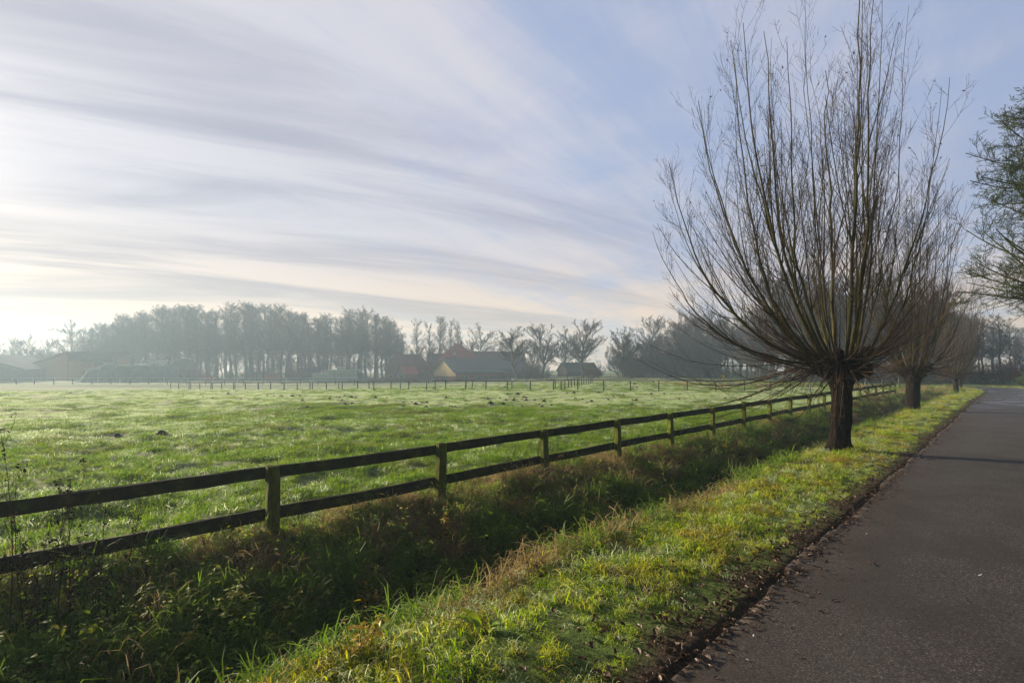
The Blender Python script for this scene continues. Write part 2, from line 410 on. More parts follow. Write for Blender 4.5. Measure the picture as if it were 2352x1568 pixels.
M['glass'] = noisy('window_glass', (0.03, 0.04, 0.05), (0.06, 0.07, 0.08), 1, 0.15, 0.6)
M['frame'] = noisy('window_frame', (0.22, 0.22, 0.21), (0.3, 0.3, 0.29), 2)
M['red_paint'] = noisy('red_paint', (0.35, 0.05, 0.03), (0.45, 0.08, 0.05), 3, 0.45)
M['rubber'] = noisy('rubber', (0.015, 0.015, 0.015), (0.03, 0.03, 0.03), 8)
M['feather'] = noisy('white_feather', (0.6, 0.6, 0.62), (0.75, 0.75, 0.77), 20)
def tile_mat(name, c1, c2, sz=(0.35, 0.3)):
    m, k = newmat(name); b, out = pbsdf(k, 0.8, 0.25)
    tc = k.new('ShaderNodeTexCoord'); br = k.new('ShaderNodeTexBrick')
    mp = k.new('ShaderNodeMapping'); mp.inputs['Rotation'].default_value = (math.radians(90), 0, 0)
    k.link(tc.outputs['Object'], mp.inputs[0]); k.link(mp.outputs[0], br.inputs[0])
    br.inputs['Scale'].default_value = 1.0; br.inputs['Brick Width'].default_value = sz[0]; br.inputs['Row Height'].default_value = sz[1]
    br.inputs['Mortar Size'].default_value = 0.02
    br.inputs['Color1'].default_value = (*c1, 1); br.inputs['Color2'].default_value = (*c2, 1)
    br.inputs['Mortar'].default_value = (c1[0]*0.5, c1[1]*0.5, c1[2]*0.5, 1)
    n = k.noise(tc.outputs['Object'], 0.7, 4, 0.6)
    k.link(k.mix(k.mrange(n, 0.3, 0.7, 0, 0.6), br.outputs[0], (c2[0]*0.5, c2[1]*0.6, c2[2]*0.6, 1)), b.inputs['Base Color'])
    return m
M['tile_red'] = tile_mat('red_roof_tiles', (0.44, 0.050, 0.038), (0.52, 0.08, 0.055), (0.3, 0.35))
M['tile_brown'] = tile_mat('brown_roof_tiles', (0.20, 0.065, 0.055), (0.26, 0.085, 0.07), (0.3, 0.35))
M['brick'] = tile_mat('red_brick', (0.36, 0.08, 0.05), (0.44, 0.12, 0.08), (0.25, 0.08))

def asphalt_mat():
    m, k = newmat('asphalt'); b, out = pbsdf(k, 0.75, 0.4)
    ge = k.new('ShaderNodeNewGeometry'); P = ge.outputs['Position']
    n1 = k.noise(P, 72, 4, 0.85); n2 = k.noise(P, 1.1, 5, 0.6); n3 = k.noise(P, 28, 4, 0.7)
    c = k.ramp(n1, [(0.37, (0.006, 0.005, 0.0045)), (0.50, (0.034, 0.029, 0.025)), (0.58, (0.11, 0.10, 0.088)), (0.65, (0.38, 0.35, 0.31))])
    c = k.mix(k.mrange(n3, 0.35, 0.7, 0, 0.35), c, (0.05, 0.038, 0.03, 1))
    c = k.mix(k.mrange(n2, 0.40, 0.62, 0, 0.6), c, (0.026, 0.020, 0.015, 1))
    c = k.mix(k.mrange(k.noise(P, 0.5, 4, 0.65), 0.48, 0.66, 0, 0.45), c, (0.058, 0.052, 0.046, 1))
    n4 = k.noise(P, 38, 3, 0.7)
    c = k.mix(k.mrange(n4, 0.56, 0.62, 0, 0.85), c, (0.006, 0.006, 0.006, 1))
    lt = k.new('ShaderNodeAttribute'); lt.attribute_name = 'track'
    tr_ = k.math('MULTIPLY', lt.outputs['Fac'], k.mrange(k.noise(P, 0.35, 4, 0.6), 0.3, 0.65, 0.25, 1))
    c = k.mix(k.math('MULTIPLY', tr_, 0.45), c, (0.055, 0.052, 0.048, 1))
    at = k.new('ShaderNodeAttribute'); at.attribute_name = 'edge'
    wet = k.new('ShaderNodeAttribute'); wet.attribute_name = 'wet'
    e = k.math('MULTIPLY', at.outputs['Fac'], k.mrange(k.noise(P, 7, 5, 0.7), 0.3, 0.62))
    c = k.mix(k.math('MULTIPLY', e, 0.75), c, (0.055, 0.036, 0.024, 1))
    w = k.math('MULTIPLY', wet.outputs['Fac'], k.mrange(k.noise(P, 0.45, 3, 0.5), 0.42, 0.6))
    c = k.mix(k.math('MULTIPLY', w, 0.6), c, (0.012, 0.012, 0.014, 1))
    k.link(c, b.inputs['Base Color'])
    k.link(k.math('SUBTRACT', 0.72, k.math('MULTIPLY', w, 0.57)), b.inputs['Roughness'])
    h = k.math('ADD', n1, k.math('MULTIPLY', n3, 0.6))
    bn = k.new('ShaderNodeBump'); bn.inputs['Distance'].default_value = 0.006
    k.link(k.math('SUBTRACT', 0.55, k.math('MULTIPLY', w, 0.5)), bn.inputs['Strength']); k.link(h, bn.inputs['Height'])
    k.link(bn.outputs[0], b.inputs['Normal'])
    return m
def ground_mat():
    m, k = newmat('meadow_ground'); b, out = pbsdf(k, 0.9, 0.2)
    ge = k.new('ShaderNodeNewGeometry'); P = ge.outputs['Position']
    mp = k.new('ShaderNodeMapping'); mp.inputs['Scale'].default_value = (1, 1.8, 1); k.link(P, mp.inputs[0])
    z = k.new('ShaderNodeVertexColor'); z.layer_name = 'zone'
    sp = k.new('ShaderNodeSeparateColor'); k.link(z.outputs[0], sp.inputs[0])
    bank, dew, soil = sp.outputs
    n1 = k.noise(mp.outputs[0], 3.0, 6, 0.7); n2 = k.noise(P, 0.15, 4, 0.6); n3 = k.noise(P, 30, 4, 0.7)
    g = k.ramp(n1, [(0.3, (0.050, 0.080, 0.014)), (0.5, (0.095, 0.150, 0.026)), (0.7, (0.15, 0.21, 0.045))])
    g = k.mix(k.mrange(n2, 0.4, 0.65, 0, 0.5), g, (0.10, 0.12, 0.035, 1))
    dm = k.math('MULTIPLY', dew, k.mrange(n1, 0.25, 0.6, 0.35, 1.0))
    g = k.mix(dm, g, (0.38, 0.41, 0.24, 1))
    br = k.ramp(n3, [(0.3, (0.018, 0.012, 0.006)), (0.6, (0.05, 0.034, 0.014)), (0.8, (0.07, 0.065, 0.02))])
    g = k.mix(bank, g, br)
    so = k.ramp(n3, [(0.3, (0.025, 0.017, 0.011)), (0.7, (0.085, 0.058, 0.038))])
    g = k.mix(soil, g, so)
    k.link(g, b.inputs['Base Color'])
    bump(k, b, k.math('ADD', n3, n1), 0.8, 0.06)
    return m

# ------------------------------------------------------------------ ground and road
def build_ground():
    az = np.radians(np.concatenate([np.arange(-60, 62, 0.17), np.arange(62, 300, 3.0)]))
    r = [0.5]
    while r[-1] < 325: r.append(r[-1]*(1.0135 if r[-1] < 150 else 1.05))
    r = np.array(r); A, Rr = np.meshgrid(az, r)
    X = np.sin(A)*Rr; Y = np.cos(A)*Rr
    qr = road_q(X, Y)
    Z = ground(X, Y, True, qr)
    n = len(az); mrows = len(r)
    V = np.stack([X, Y, Z], -1).reshape(-1, 3)
    c0 = np.array([[0, 0, -.04]]); V = np.concatenate([V, c0])
    i = np.arange(n); j = (i+1) % n
    k = (np.arange(mrows-1)*n)[:, None]
    Q = np.stack([k+i, k+n+i, k+n+j, k+j], -1).reshape(-1, 4)
    T = np.stack([np.full(n, len(V)-1), i, j], -1)
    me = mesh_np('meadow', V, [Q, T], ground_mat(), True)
    q, left = qr; s, t = st(X, Y)
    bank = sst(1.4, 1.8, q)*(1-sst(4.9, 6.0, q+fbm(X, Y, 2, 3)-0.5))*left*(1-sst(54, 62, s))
    soil = (1-sst(0.05, 0.4, q+0.5*(fbm(X*3, Y*3, 2, 8)-0.5)))
    dew = dew_glare_mask(X, Y)*sst(5.0, 6.5, q)
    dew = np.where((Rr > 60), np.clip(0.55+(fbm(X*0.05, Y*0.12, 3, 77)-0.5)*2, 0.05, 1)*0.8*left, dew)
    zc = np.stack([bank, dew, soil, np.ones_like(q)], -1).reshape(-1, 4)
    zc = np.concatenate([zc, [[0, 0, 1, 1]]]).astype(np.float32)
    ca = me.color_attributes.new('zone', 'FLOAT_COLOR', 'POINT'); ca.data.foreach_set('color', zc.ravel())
    return tag(obj('ground', me), 'green meadow and verges of the flat farmland', None, None, 'structure')
build_ground()

def build_road():
    C = CL[20:]; Tn = CT[20:]
    # densify
    def dens(a, k=3): return np.interp(np.arange(0, len(a)-1, 1/k), np.arange(len(a)), a)
    cx, cy, th = dens(C[:, 0]), dens(C[:, 1]), dens(Tn)
    lat = np.concatenate([[-1.0, -0.975, -0.93, -0.85], np.linspace(-0.7, 0.7, 9), [0.85, 0.93, 0.975, 1.0]])
    N, K = len(cx), len(lat)
    L = np.repeat(lat[None], N, 0)*HW
    sa = np.arange(N)*0.1667
    j = 0.09*(fbm(sa*1.1, sa*0, 3, 2)-0.5)*2+0.03*(fbm(sa*6, sa*0, 2, 6)-0.5)*2
    L[:, -1] += j; L[:, 0] -= j[::-1]
    X = cx[:, None]-np.sin(th)[:, None]*L; Y = cy[:, None]+np.cos(th)[:, None]*L
    Z = road_z(X, Y)+0.004+0.02*(1-(lat[None]**2))
    V = np.stack([X, Y, Z], -1)
    sk = V[:, [0, -1]].copy(); sk[:, :, 2] -= 0.1
    V = np.concatenate([V, sk], 1).reshape(-1, 3); K2 = K+2
    i = (np.arange(N-1)*K2)[:, None]; a = np.arange(K-1)
    Q = np.stack([i+a, i+a+1, i+K2+a+1, i+K2+a], -1).reshape(-1, 4)
    i1 = i[:, 0]
    s1 = np.stack([i1+K, i1, i1+K2, i1+K2+K], -1); s2 = np.stack([i1+K-1, i1+K+1, i1+K2+K+1, i1+K2+K-1], -1)
    me = mesh_np('road', V, [Q, s1, s2], asphalt_mat(), True)
    ed = np.concatenate([np.repeat((np.clip((np.abs(lat)-0.62)/0.38, 0, 1)**1.5)[None], N, 0), np.ones((N, 2))], 1)
    me.attributes.new('edge', 'FLOAT', 'POINT').data.foreach_set('value', ed.ravel().astype(np.float32))
    tk = np.exp(-((np.abs(lat)-.5)/.17)**2); tk = np.concatenate([np.repeat(tk[None], N, 0), np.zeros((N, 2))], 1)
    me.attributes.new('track', 'FLOAT', 'POINT').data.foreach_set('value', tk.ravel().astype(np.float32))
    ss, tt = st(X, Y)
    w = sst(26, 36, ss)*np.ones_like(X); w = np.concatenate([w, np.zeros((N, 2))], 1)
    me.attributes.new('wet', 'FLOAT', 'POINT').data.foreach_set('value', w.ravel().astype(np.float32))
    tag(obj('road', me), 'narrow dark asphalt lane running straight and bending left', None, None, 'structure')
build_road()

# ------------------------------------------------------------------ fences
def rng_(s): return np.random.default_rng(s)
def rough_box(mb, P0, P1, w, h, rs, bow=0.0, seg=7, wob=0.004):
    """beam from P0 to P1 (centres), w across, h tall, slightly uneven and sagging"""
    P0 = np.array(P0, float); P1 = np.array(P1, float); d = P1-P0
    n = np.array([-d[1], d[0], 0]); n /= np.linalg.norm(n)+1e-9
    up = np.array([0, 0, 1.]); b = len(mb.v)
    for i in range(seg+1):
        u = i/seg; c = P0+d*u; c[2] -= bow*4*u*(1-u)
        for a, bb in ((-1, -1), (1, -1), (1, 1), (-1, 1)):
            q = c+n*a*w/2+up*bb*h/2+rs.normal(size=3)*wob
            mb.v.append(tuple(q))
    for i in range(seg):
        o = b+i*4
        for j in range(4): mb.f.append((o+j, o+(j+1) % 4, o+4+(j+1) % 4, o+4+j))
    mb.f.append((b+3, b+2, b+1, b)); e = b+seg*4; mb.f.append((e, e+1, e+2, e+3))
def post_mb(h, w, d, rs, ang, lean=0.02, seg=6, wob=0.003, below=0.3):
    mb = MB(); c, s_ = math.cos(ang), math.sin(ang)
    lx, ly = rs.normal(0, lean), rs.normal(0, lean)
    for i in range(seg+1):
        z = -below+(h+below)*i/seg; ch = 0.0
        for a, b in ((-1, -.8), (-.8, -1), (.8, -1), (1, -.8), (1, .8), (.8, 1), (-.8, 1), (-1, .8)):
            k = 0.93 if i == seg else 1.0
            xx, yy = a*w/2*k+rs.normal(0, wob), b*d/2*k+rs.normal(0, wob)
            mb.v.append((xx*c-yy*s_+lx*z, xx*s_+yy*c+ly*z, z+(rs.normal(0, 0.006) if i == seg else 0)))
    for i in range(seg):
        o = i*8
        for j in range(8): mb.f.append((o+j, o+(j+1) % 8, o+8+(j+1) % 8, o+8+j))
    mb.v.append((lx*h, ly*h, h+0.012)); t = len(mb.v)-1
    for j in range(8): mb.f.append((seg*8+j, seg*8+(j+1) % 8, t))
    return mb
ANG = math.atan2(UY, UX)
def near_fence():
    T = 6.55; S0 = 2.08-2.574*3; n = 22; rs = rng_(4)
    P = []
    for i in range(n):
        s = S0+2.574*i; X, Y = xy(s, T+rs.normal(0, 0.015)); P.append((X, Y, gz0(X, Y)))
    root = thing('post_and_rail_fence', 'mossy dark two rail wooden fence running along the ditch beside the road', 'fence', P[3])
    o = np.array(P[3])
    Hp = 0.95
    for i, p in enumerate(P):
        q = post_mb(Hp+rs.normal(0, 0.012), 0.15, 0.13, rs, ANG+rs.normal(0, 0.05)).build('post', M['post_wood'], root)
        q.location = np.array(p)-o
    nn = np.array([-UY, UX, 0])*(0.085)          # rails on the field side
    for i in range(n-1):
        for zc, hh in ((Hp-0.095, 0.155), (0.33, 0.155)):
            a = np.array(P[i])-o+nn+[0, 0, zc+rs.normal(0, 0.006)]; b = np.array(P[i+1])-o+nn+[0, 0, zc+rs.normal(0, 0.006)]
            d = (b-a); d /= np.linalg.norm(d)
            mb = MB(); rough_box(mb, a+d*0.004, b-d*0.004, 0.045, hh+rs.normal(0, 0.006), rs, rs.uniform(-0.004, 0.014))
            r = mb.build('rail', M['wood_fence'], root)
near_fence()

def rail_fence(pts, sp, h, pw, rail_h, mat, railmat, name, label, seed, railr=0.05, railn=(1.0,), jitter=0.03, side=1, group=None, rails_name='rail', skipends=False):
    rs = rng_(seed)
    pts = np.array(pts, float); seg = np.linalg.norm(np.diff(pts, axis=0), axis=1); L = seg.sum()
    n = max(2, int(round(L/sp))+1); d = np.linspace(0, L, n); cum = np.concatenate([[0], np.cumsum(seg)])
    X = np.interp(d, cum, pts[:, 0]); Y = np.interp(d, cum, pts[:, 1])
    X[1:-1] += rs.normal(0, jitter, n-2); Y[1:-1] += rs.normal(0, jitter, n-2)
    Z = ground(X, Y, True); 
    P = np.stack([X, Y, Z], 1); o = P[0]
    root = thing(name, label, 'fence', o, 0, group)
    for i in range(n):
        t = P[min(i+1, n-1)]-P[max(i-1, 0)]; a = math.atan2(t[1], t[0])
        q = post_mb(h+rs.normal(0, 0.03), pw, pw, rs, a, 0.02, 2, 0.002).build('post', mat, root); q.location = P[i]-o
    for lv in railn:
        for i in range(n-1):
            a = P[i]-o+[0, 0, h*lv+rail_h/2]; b = P[i+1]-o+[0, 0, h*lv+rail_h/2]
            mb = MB(); rough_box(mb, a, b, railr, rail_h, rs, rs.uniform(-0.01, 0.02), 3, 0.003); mb.build(rails_name, railmat, root)
    return root
rail_fence([(-51, 74), (14.2, 43.5), (22.5, 43.5), (40, 50)], 2.55, 0.98, 0.10, 0.07, M['far_wood'], M['far_wood'],
           'paddock_fence', 'single rail wooden paddock fence crossing the middle of the meadow', 11, 0.12)
rail_fence([(4.9, 48.2), (11.6, 70)], 1.9, 0.95, 0.11, 0.06, M['far_wood'], M['far_wood'],
           'paddock_fence', 'short fence of close posts running away from the middle paddock fence', 12, 0.12)
rail_fence([(-54, 76.5), (-20, 61.5), (4.5, 50.2)], 5.1, 0.92, 0.09, 0.05, M['far_wood'], M['far_wood'],
           'paddock_fence', 'thin second paddock fence just behind the middle one', 16, 0.08)
rail_fence([(-98, 92), (-40, 92), (-8, 87), (13, 82)], 3.6, 1.0, 0.11, 0.07, M['far_wood'], M['far_wood'],
           'paddock_fence', 'far wooden fence in front of the farm buildings', 13, 0.10)
rail_fence([(13.5, 82), (34, 84), (62, 80)], 3.2, 0.95, 0.11, 0.06, M['far_wood'], M['far_wood'],
           'paddock_fence', 'far fence below the brown thicket right of the row of bare trees', 14, 0.10)
rail_fence([(-112, 104), (-70, 100), (-42, 101)], 5.0, 1.15, 0.06, 0.03, M['white_plastic'], M['white_plastic'],
           'electric_fence', 'white tape fence on thin white posts before the polytunnel', 15, 0.012, (0.95, 0.5), rails_name='tape')

# ------------------------------------------------------------------ pollard willows
def stem_set(specs, K, rng, up, wig):
    """specs rows: x,y,z, az, el, length, radius, tropism"""
    S = np.array(specs); N = len(S); d = np.stack([np.cos(S[:, 4])*np.sin(S[:, 3]), np.cos(S[:, 4])*np.cos(S[:, 3]), np.sin(S[:, 4])], 1)
    P = np.empty((N, K, 3)); P[:, 0] = S[:, :3]; stp = (S[:, 5]/(K-1))[:, None]
    bend = rng.normal(size=(N, 3))*wig*0.5
    for k in range(1, K):
        w = S[:, 7]*(0.25+1.5*(k/K))/(K-1)
        d = d+w[:, None]*np.array([0, 0, 1.])+rng.normal(size=(N, 3))*wig+bend*np.sin(k*0.9)
        d /= np.linalg.norm(d, axis=1, keepdims=True); P[:, k] = P[:, k-1]+stp*d
    R = S[:, 6][:, None]*(np.linspace(1, 0.16, K)[None, :]**0.8)
    return P, R
def willow_trunk(H, r, rng, fine=True):
    """fluted trunk widening into a lumpy pollard head"""
    M_, K = (72, 60) if fine else (28, 24)
    zs = np.linspace(-0.25, H, K); V = []
    ph = rng.uniform(0, 6.28, 8)
    for z in zs:
        u = max(z/H, 0)
        rad = r*(1+0.75*math.exp(-max(z, 0)/0.13)+0.10*math.exp(-((u-0.32)/0.1)**2)-0.04*math.sin(u*7)+2.0*max(0, (u-0.62)/0.38)**1.4)
        if u > 0.93: rad *= math.sqrt(max(0.02, 1-((u-0.93)/0.0725)**2*0.75))
        cx = 0.05*math.sin(z*2.2+ph[0])-0.02*z; cy = 0.03*math.sin(z*1.8+ph[1])
        for j in range(M_):
            th = j/M_*2*math.pi
            f = 1+0.05*math.sin(3*th+ph[2]+z*0.6)+0.035*math.sin(7*th+ph[3]+z*1.1)
            f += 0.07*abs(math.sin(11*th+ph[4]+2.2*math.sin(z*2.1+ph[5])))+0.025*math.sin(23*th+z*9)
            f += (0.16*math.sin(4*th+ph[6]+z*3)+0.10*math.sin(6*th-z*7+ph[7]))*max(0, u-0.6)/0.4
            V.append((cx+rad*f*math.cos(th), cy+rad*f*math.sin(th), z+0.02*math.sin(5*th)*(u > 0.8)))
    V = np.array(V); V += rng.normal(size=V.shape)*(0.0035 if fine else 0.003)
    i = (np.arange(K-1)*M_)[:, None]; a = np.arange(M_); b = (a+1) % M_
    Q = np.stack([i+a, i+b, i+M_+b, i+M_+a], -1).reshape(-1, 4)
    c = V[-M_:].mean(0); V = np.concatenate([V, [c]]); T = np.stack([(K-1)*M_+a, (K-1)*M_+b, np.full(M_, len(V)-1)], -1)
    return V, Q, T
def knobs(n, H, R, rng, rad=(0.07, 0.16), zr=(-0.45, 0.08)):
    """lumps of old pruning wounds around the head"""
    parts = []
    for i in range(n):
        a = rng.uniform(0, 2*math.pi); z = rng.uniform(*zr); rr = R*rng.uniform(0.5, 1.0)*(1-0.4*max(0, -z)); k = rng.uniform(*rad)
        th, ph = np.meshgrid(np.arange(8)/8*2*np.pi, np.linspace(0.0, np.pi, 6))
        f = 1+0.25*rng.normal(size=th.shape); f[:, 0] = f[:, 0]
        v = np.stack([np.sin(ph)*np.cos(th), np.sin(ph)*np.sin(th), np.cos(ph)*0.85], -1)*(k*f)[..., None]
        v = v.reshape(-1, 3)+[rr*math.cos(a), rr*math.sin(a), H+z]
        ii = (np.arange(5)*8)[:, None]; aa = np.arange(8); bb = (aa+1) % 8
        parts.append((v, np.stack([ii+aa, ii+bb, ii+8+bb, ii+8+aa], -1).reshape(-1, 4)))
    return merge(parts)
def leaf_quads(P, n, size, rng, hang=0.6):
    """n small leaves near the ends of polylines"""
    i = rng.integers(0, len(P), n); p = P[i, -1]+rng.normal(size=(n, 3))*0.01
    d = rng.normal(size=(n, 3)); d[:, 2] -= hang; d /= np.linalg.norm(d, axis=1, keepdims=True)
    s_ = np.cross(d, rng.normal(size=(n, 3))); s_ /= np.linalg.norm(s_, axis=1, keepdims=True)
    L = rng.uniform(0.6, 1.3, n)[:, None]*size; W = L*0.2
    V = np.stack([p, p+d*L*0.45+s_*W, p+d*L, p+d*L*0.45-s_*W], 1).reshape(-1, 3)
    return V, np.arange(n*4).reshape(-1, 4)

def bez_stems(rng, n, H, Rl, Rr, Rd, htop, hout, r0, r1, K=18, rim=0.4):
    """shoots rising from the head: they leave outwards and turn up (quadratic curves)"""
    P = np.empty((n, K, 3)); R = np.empty((n, K)); t = np.linspace(0, 1, K)[:, None]
    for i in range(n):
        ph = i*2.39996+rng.normal(0, .45); rho = ((i+.5)/n)**.42*rng.uniform(.9, 1.06)
        cx_, cy_ = math.cos(ph), math.sin(ph); lim = Rl if cx_ < 0 else Rr
        ex, ey = cx_*lim*rho, cy_*Rd*rho; he = htop-(htop-hout)*rho**2.8+rng.normal(0, .35)+.7*math.sin(3*ph+1.1)*rho
        S = np.array([cx_*rim*min(1, rho+.15), cy_*rim*min(1, rho+.15), H-.12-.12*rho])
        E = np.array([ex, ey, H+he]); cf = rng.uniform(.62, .95); C = np.array([ex*cf+S[0]*(1-cf), ey*cf+S[1]*(1-cf), H+he*(.36-.26*rho)*rng.uniform(.7, 1.3)])
        p = (1-t)**2*S+2*t*(1-t)*C+t*t*E
        w = np.cumsum(rng.normal(size=(K, 3))*.036, 0)*np.array([1, 1, .3]); w -= t*w[-1]*.3; p = p+w*t**.5
        P[i] = p; R[i] = (r0+(r1-r0)*rng.random()**1.8)*(1-.2*rho)*(1-.88*t[:, 0]**.85)
    return P, R
def big_willow():
    rng = rng_(21); X, Y = 7.43, 10.94; z0 = gz0(X, Y)+0.0
    H = 2.12
    root = thing('pollard_willow', 'largest pollard willow nearest the camera, with a thick dark trunk and tall bare shoots', 'tree', (X, Y, z0), 0.0, 'pollard willows along the verge')
    V, Q, T = willow_trunk(H, 0.178, rng); obj('trunk', mesh_np('trunk', V, [Q, T], M['willow_bark'], True), root)
    v, q = knobs(64, H, 0.56, rng); obj('pollard_head', mesh_np('pollard_head', v, [q], M['willow_bark'], True), root)
    # main shoots: (lean in picture plane, lean in depth, length)
    P, R = bez_stems(rng, 26, H, 4.0, 1.45, 2.4, 8.3, 3.9, .024, .060)
    t = np.linspace(0, 1, 18)[:, None]; XP = []; XR = []
    for ex, ey, he, cf, ch, r0 in ((-3.95, .3, 4.5, .80, .10, .050), (-3.6, -1.0, 5.3, .74, .14, .042), (-3.1, .8, 6.2, .72, .20, .046), (-2.6, -.5, 7.0, .74, .26, .052), (-3.9, 1.3, 3.3, .82, .02, .034), (-3.3, 1.9, 4.6, .76, .12, .034), (-2.3, .2, 7.3, .70, .30, .040)):
        S = np.array([-.36, ey*.1, H-.2]); E = np.array([ex, ey, H+he]); C = np.array([ex*cf, ey*cf, H+he*ch])
        p = (1-t)**2*S+2*t*(1-t)*C+t*t*E; w = np.cumsum(rng.normal(size=(18, 3))*.03, 0); XP.append(p+(w-t*w[-1]*.3)*t**.5); XR.append(r0*(1-.88*t[:, 0]**.85))
    P = np.concatenate([P, np.array(XP)]); R = np.concatenate([R, np.array(XR)])
    S2P = []; 
    for i in range(len(P)):
        p, r = P[i:i+1], R[i:i+1]
        b2, r2 = grow(p, r, 26, 0.24, 0.98, 0.35, 0.85, 0.13, 0.30, 8, 0.8, 0.045, 0.32, rng, rmin=0.0032)
        # a couple of long forks
        bf, rf = grow(p, r, 3, 0.28, 0.6, 0.16, 0.34, 0.34, 0.52, 9, 0.5, 0.03, 0.55, rng, rmin=0.006)
        bf2, rf2 = grow(bf, rf, 12, 0.2, 0.97, 0.35, 0.8, 0.14, 0.30, 6, 0.7, 0.05, 0.4, rng, rmin=0.0034)
        b3, r3 = grow(b2, r2, 6, 0.2, 0.98, 0.35, 0.9, 0.25, 0.5, 5, 0.5, 0.06, 0.6, rng, rmin=0.0026)
        b3b, r3b = grow(bf2, rf2, 4, 0.2, 0.98, 0.35, 0.9, 0.25, 0.5, 5, 0.5, 0.06, 0.6, rng, rmin=0.0025)
        b4, r4 = grow(b3, r3, 1, 0.3, 0.9, 0.4, 0.9, 0.3, 0.6, 3, 0.3, 0.08, 0.7, rng, rmin=0.002)
        br = obj('branch', mesh_np('branch', *(lambda m: (m[0], [m[1]]))(merge([tubes(p, r, 8), tubes(bf, rf, 6)])), M['willow_shoot'], True), root)
        tv, tq = merge([tubes(b2, r2, 3), tubes(bf2, rf2, 3), tubes(b3, r3, 3), tubes(b3b, r3b, 3), tubes(b4, r4, 3)])
        obj('twigs', mesh_np('twigs', tv, [tq], M['willow_twig'], False), br)
        S2P.append(b3[:, -1:].repeat(1, 1))
    # thin whips round the head, most of them on the left, arching
    sp = []
    for i in range(105):
        left = rng.random() < 0.74
        az = rng.uniform(math.pi, 2*math.pi) if left else rng.uniform(0, math.pi)
        el = math.radians(rng.uniform(-38, 28) if left else rng.uniform(-5, 40)); L = rng.uniform(1.6, 4.4) if left else rng.uniform(1.0, 2.2)
        if el < -0.25: L *= 1.0 if left else .7
        rr = 0.42
        sp.append((rr*math.sin(az), rr*math.cos(az), H-rng.uniform(0.0, 0.42), az, el, L, rng.uniform(0.008, 0.019), rng.uniform(0.7, 1.7) if el > -0.25 else rng.uniform(0.2, 1.6)))
    P2, R2 = stem_set(sp, 10, rng, 1, 0.035)
    w2, wr2 = grow(P2, R2, 8, 0.2, 0.97, 0.3, 0.8, 0.14, 0.34, 6, 0.5, 0.06, 0.45, rng, rmin=0.0028)
    w3, wr3 = grow(w2, wr2, 2, 0.2, 0.97, 0.3, 0.9, 0.3, 0.5, 4, 0.4, 0.06, 0.6, rng, rmin=0.0022)
    # whips hanging straight down over the trunk
    sp = []
    for i in range(70):
        az = rng.uniform(math.pi*0.9, math.pi*1.75); rr = rng.uniform(0.36, 0.52)
        sp.append((rr*math.sin(az), rr*math.cos(az), H-rng.uniform(0.05, 0.35), az, math.radians(rng.uniform(-55, 10)), rng.uniform(0.6, 1.7), rng.uniform(0.004, 0.010), -rng.uniform(1.0, 3.0)))
    P3, R3 = stem_set(sp, 10, rng, 1, 0.05)
    P3[:, :, 2] = np.maximum(P3[:, :, 2], 0.1+0.0*P3[:, :, 2])
    v, q = merge([tubes(P2, R2, 4), tubes(w2, wr2, 3), tubes(w3, wr3, 3), tubes(P3, R3, 4)])
    obj('whips', mesh_np('whips', v, [q], M['willow_twig'], False), root)
    A = np.concatenate([np.array(S2P).reshape(-1, 1, 3)])
    top = A[A[:, 0, 2] > 4.5]
    v, q = leaf_quads(top, 420, 0.055, rng); obj('leaves', mesh_np('leaves', v, [q], M['leaf_dead']), root)
big_willow()

def willow_mesh(seed, H, r, nmain, Lm, sc=1.0, coarse=1.0):
    rng = rng_(seed)
    V, Q, T = willow_trunk(H, r, rng, False); v, q = knobs(26, H, r*2.1, rng, (0.05, 0.13))
    P, R = bez_stems(rng, nmain, H, 2.1, 1.9, 2.0, Lm, Lm*.70, .03, .055, 14, r*1.4)
    b2, r2 = grow(P, R, int(20*coarse), 0.12, 0.97, 0.35, 0.85, 0.14, 0.32, 6, 0.8, 0.05, 0.42, rng, rmin=0.006)
    b3, r3 = grow(b2, r2, 6, 0.15, 0.98, 0.35, 0.9, 0.25, 0.5, 4, 0.5, 0.06, 0.7, rng, rmin=0.0045)
    sp = []
    for i in range(90):
        az = rng.uniform(0, 2*math.pi); el = math.radians(rng.uniform(-35, 40)); rr = r*1.6
        sp.append((rr*math.sin(az), rr*math.cos(az), H-rng.uniform(0, 0.35), az, el, rng.uniform(0.9, 2.8), rng.uniform(0.007, 0.014), rng.uniform(-0.4, 1.5)))
    P2, R2 = stem_set(sp, 8, rng, 1, 0.04)
    w2, wr2 = grow(P2, R2, 7, 0.2, 0.97, 0.3, 0.8, 0.2, 0.4, 4, 0.5, 0.06, 0.5, rng, rmin=0.005)
    c1 = mesh_np('shoots', *(lambda m: (m[0], [m[1]]))(tubes(P, R, 6)), M['willow_shoot'], True)
    c2 = mesh_np('twigs', *(lambda m: (m[0], [m[1]]))(merge([tubes(b2, r2, 3), tubes(b3, r3, 3), tubes(P2, R2, 3), tubes(w2, wr2, 3)])), M['willow_twig'], False)
    return mesh_np('trunk', V, [Q, T], M['willow_bark'], True), mesh_np('pollard_head', v, [q], M['willow_bark'], True), c1, c2
def place_willow(ms, X, Y, label, sc=(1, 1, 1), rz=0, dz=0):
    root = thing('pollard_willow', label, 'tree', (X, Y, gz0(X, Y)+dz), rz, 'pollard willows along the verge'); root.scale = sc
    obj('trunk', ms[0], root); obj('pollard_head', ms[1], root); sh = obj('crown', ms[2], root); obj('twigs', ms[3], sh)
wm2 = willow_mesh(31, 1.95, 0.23, 34, 7.6); wm3 = willow_mesh(32, 1.8, 0.16, 24, 7.2)
place_willow(wm2, 17.4, 21.0, 'second pollard willow along the verge, with a pale lit trunk')
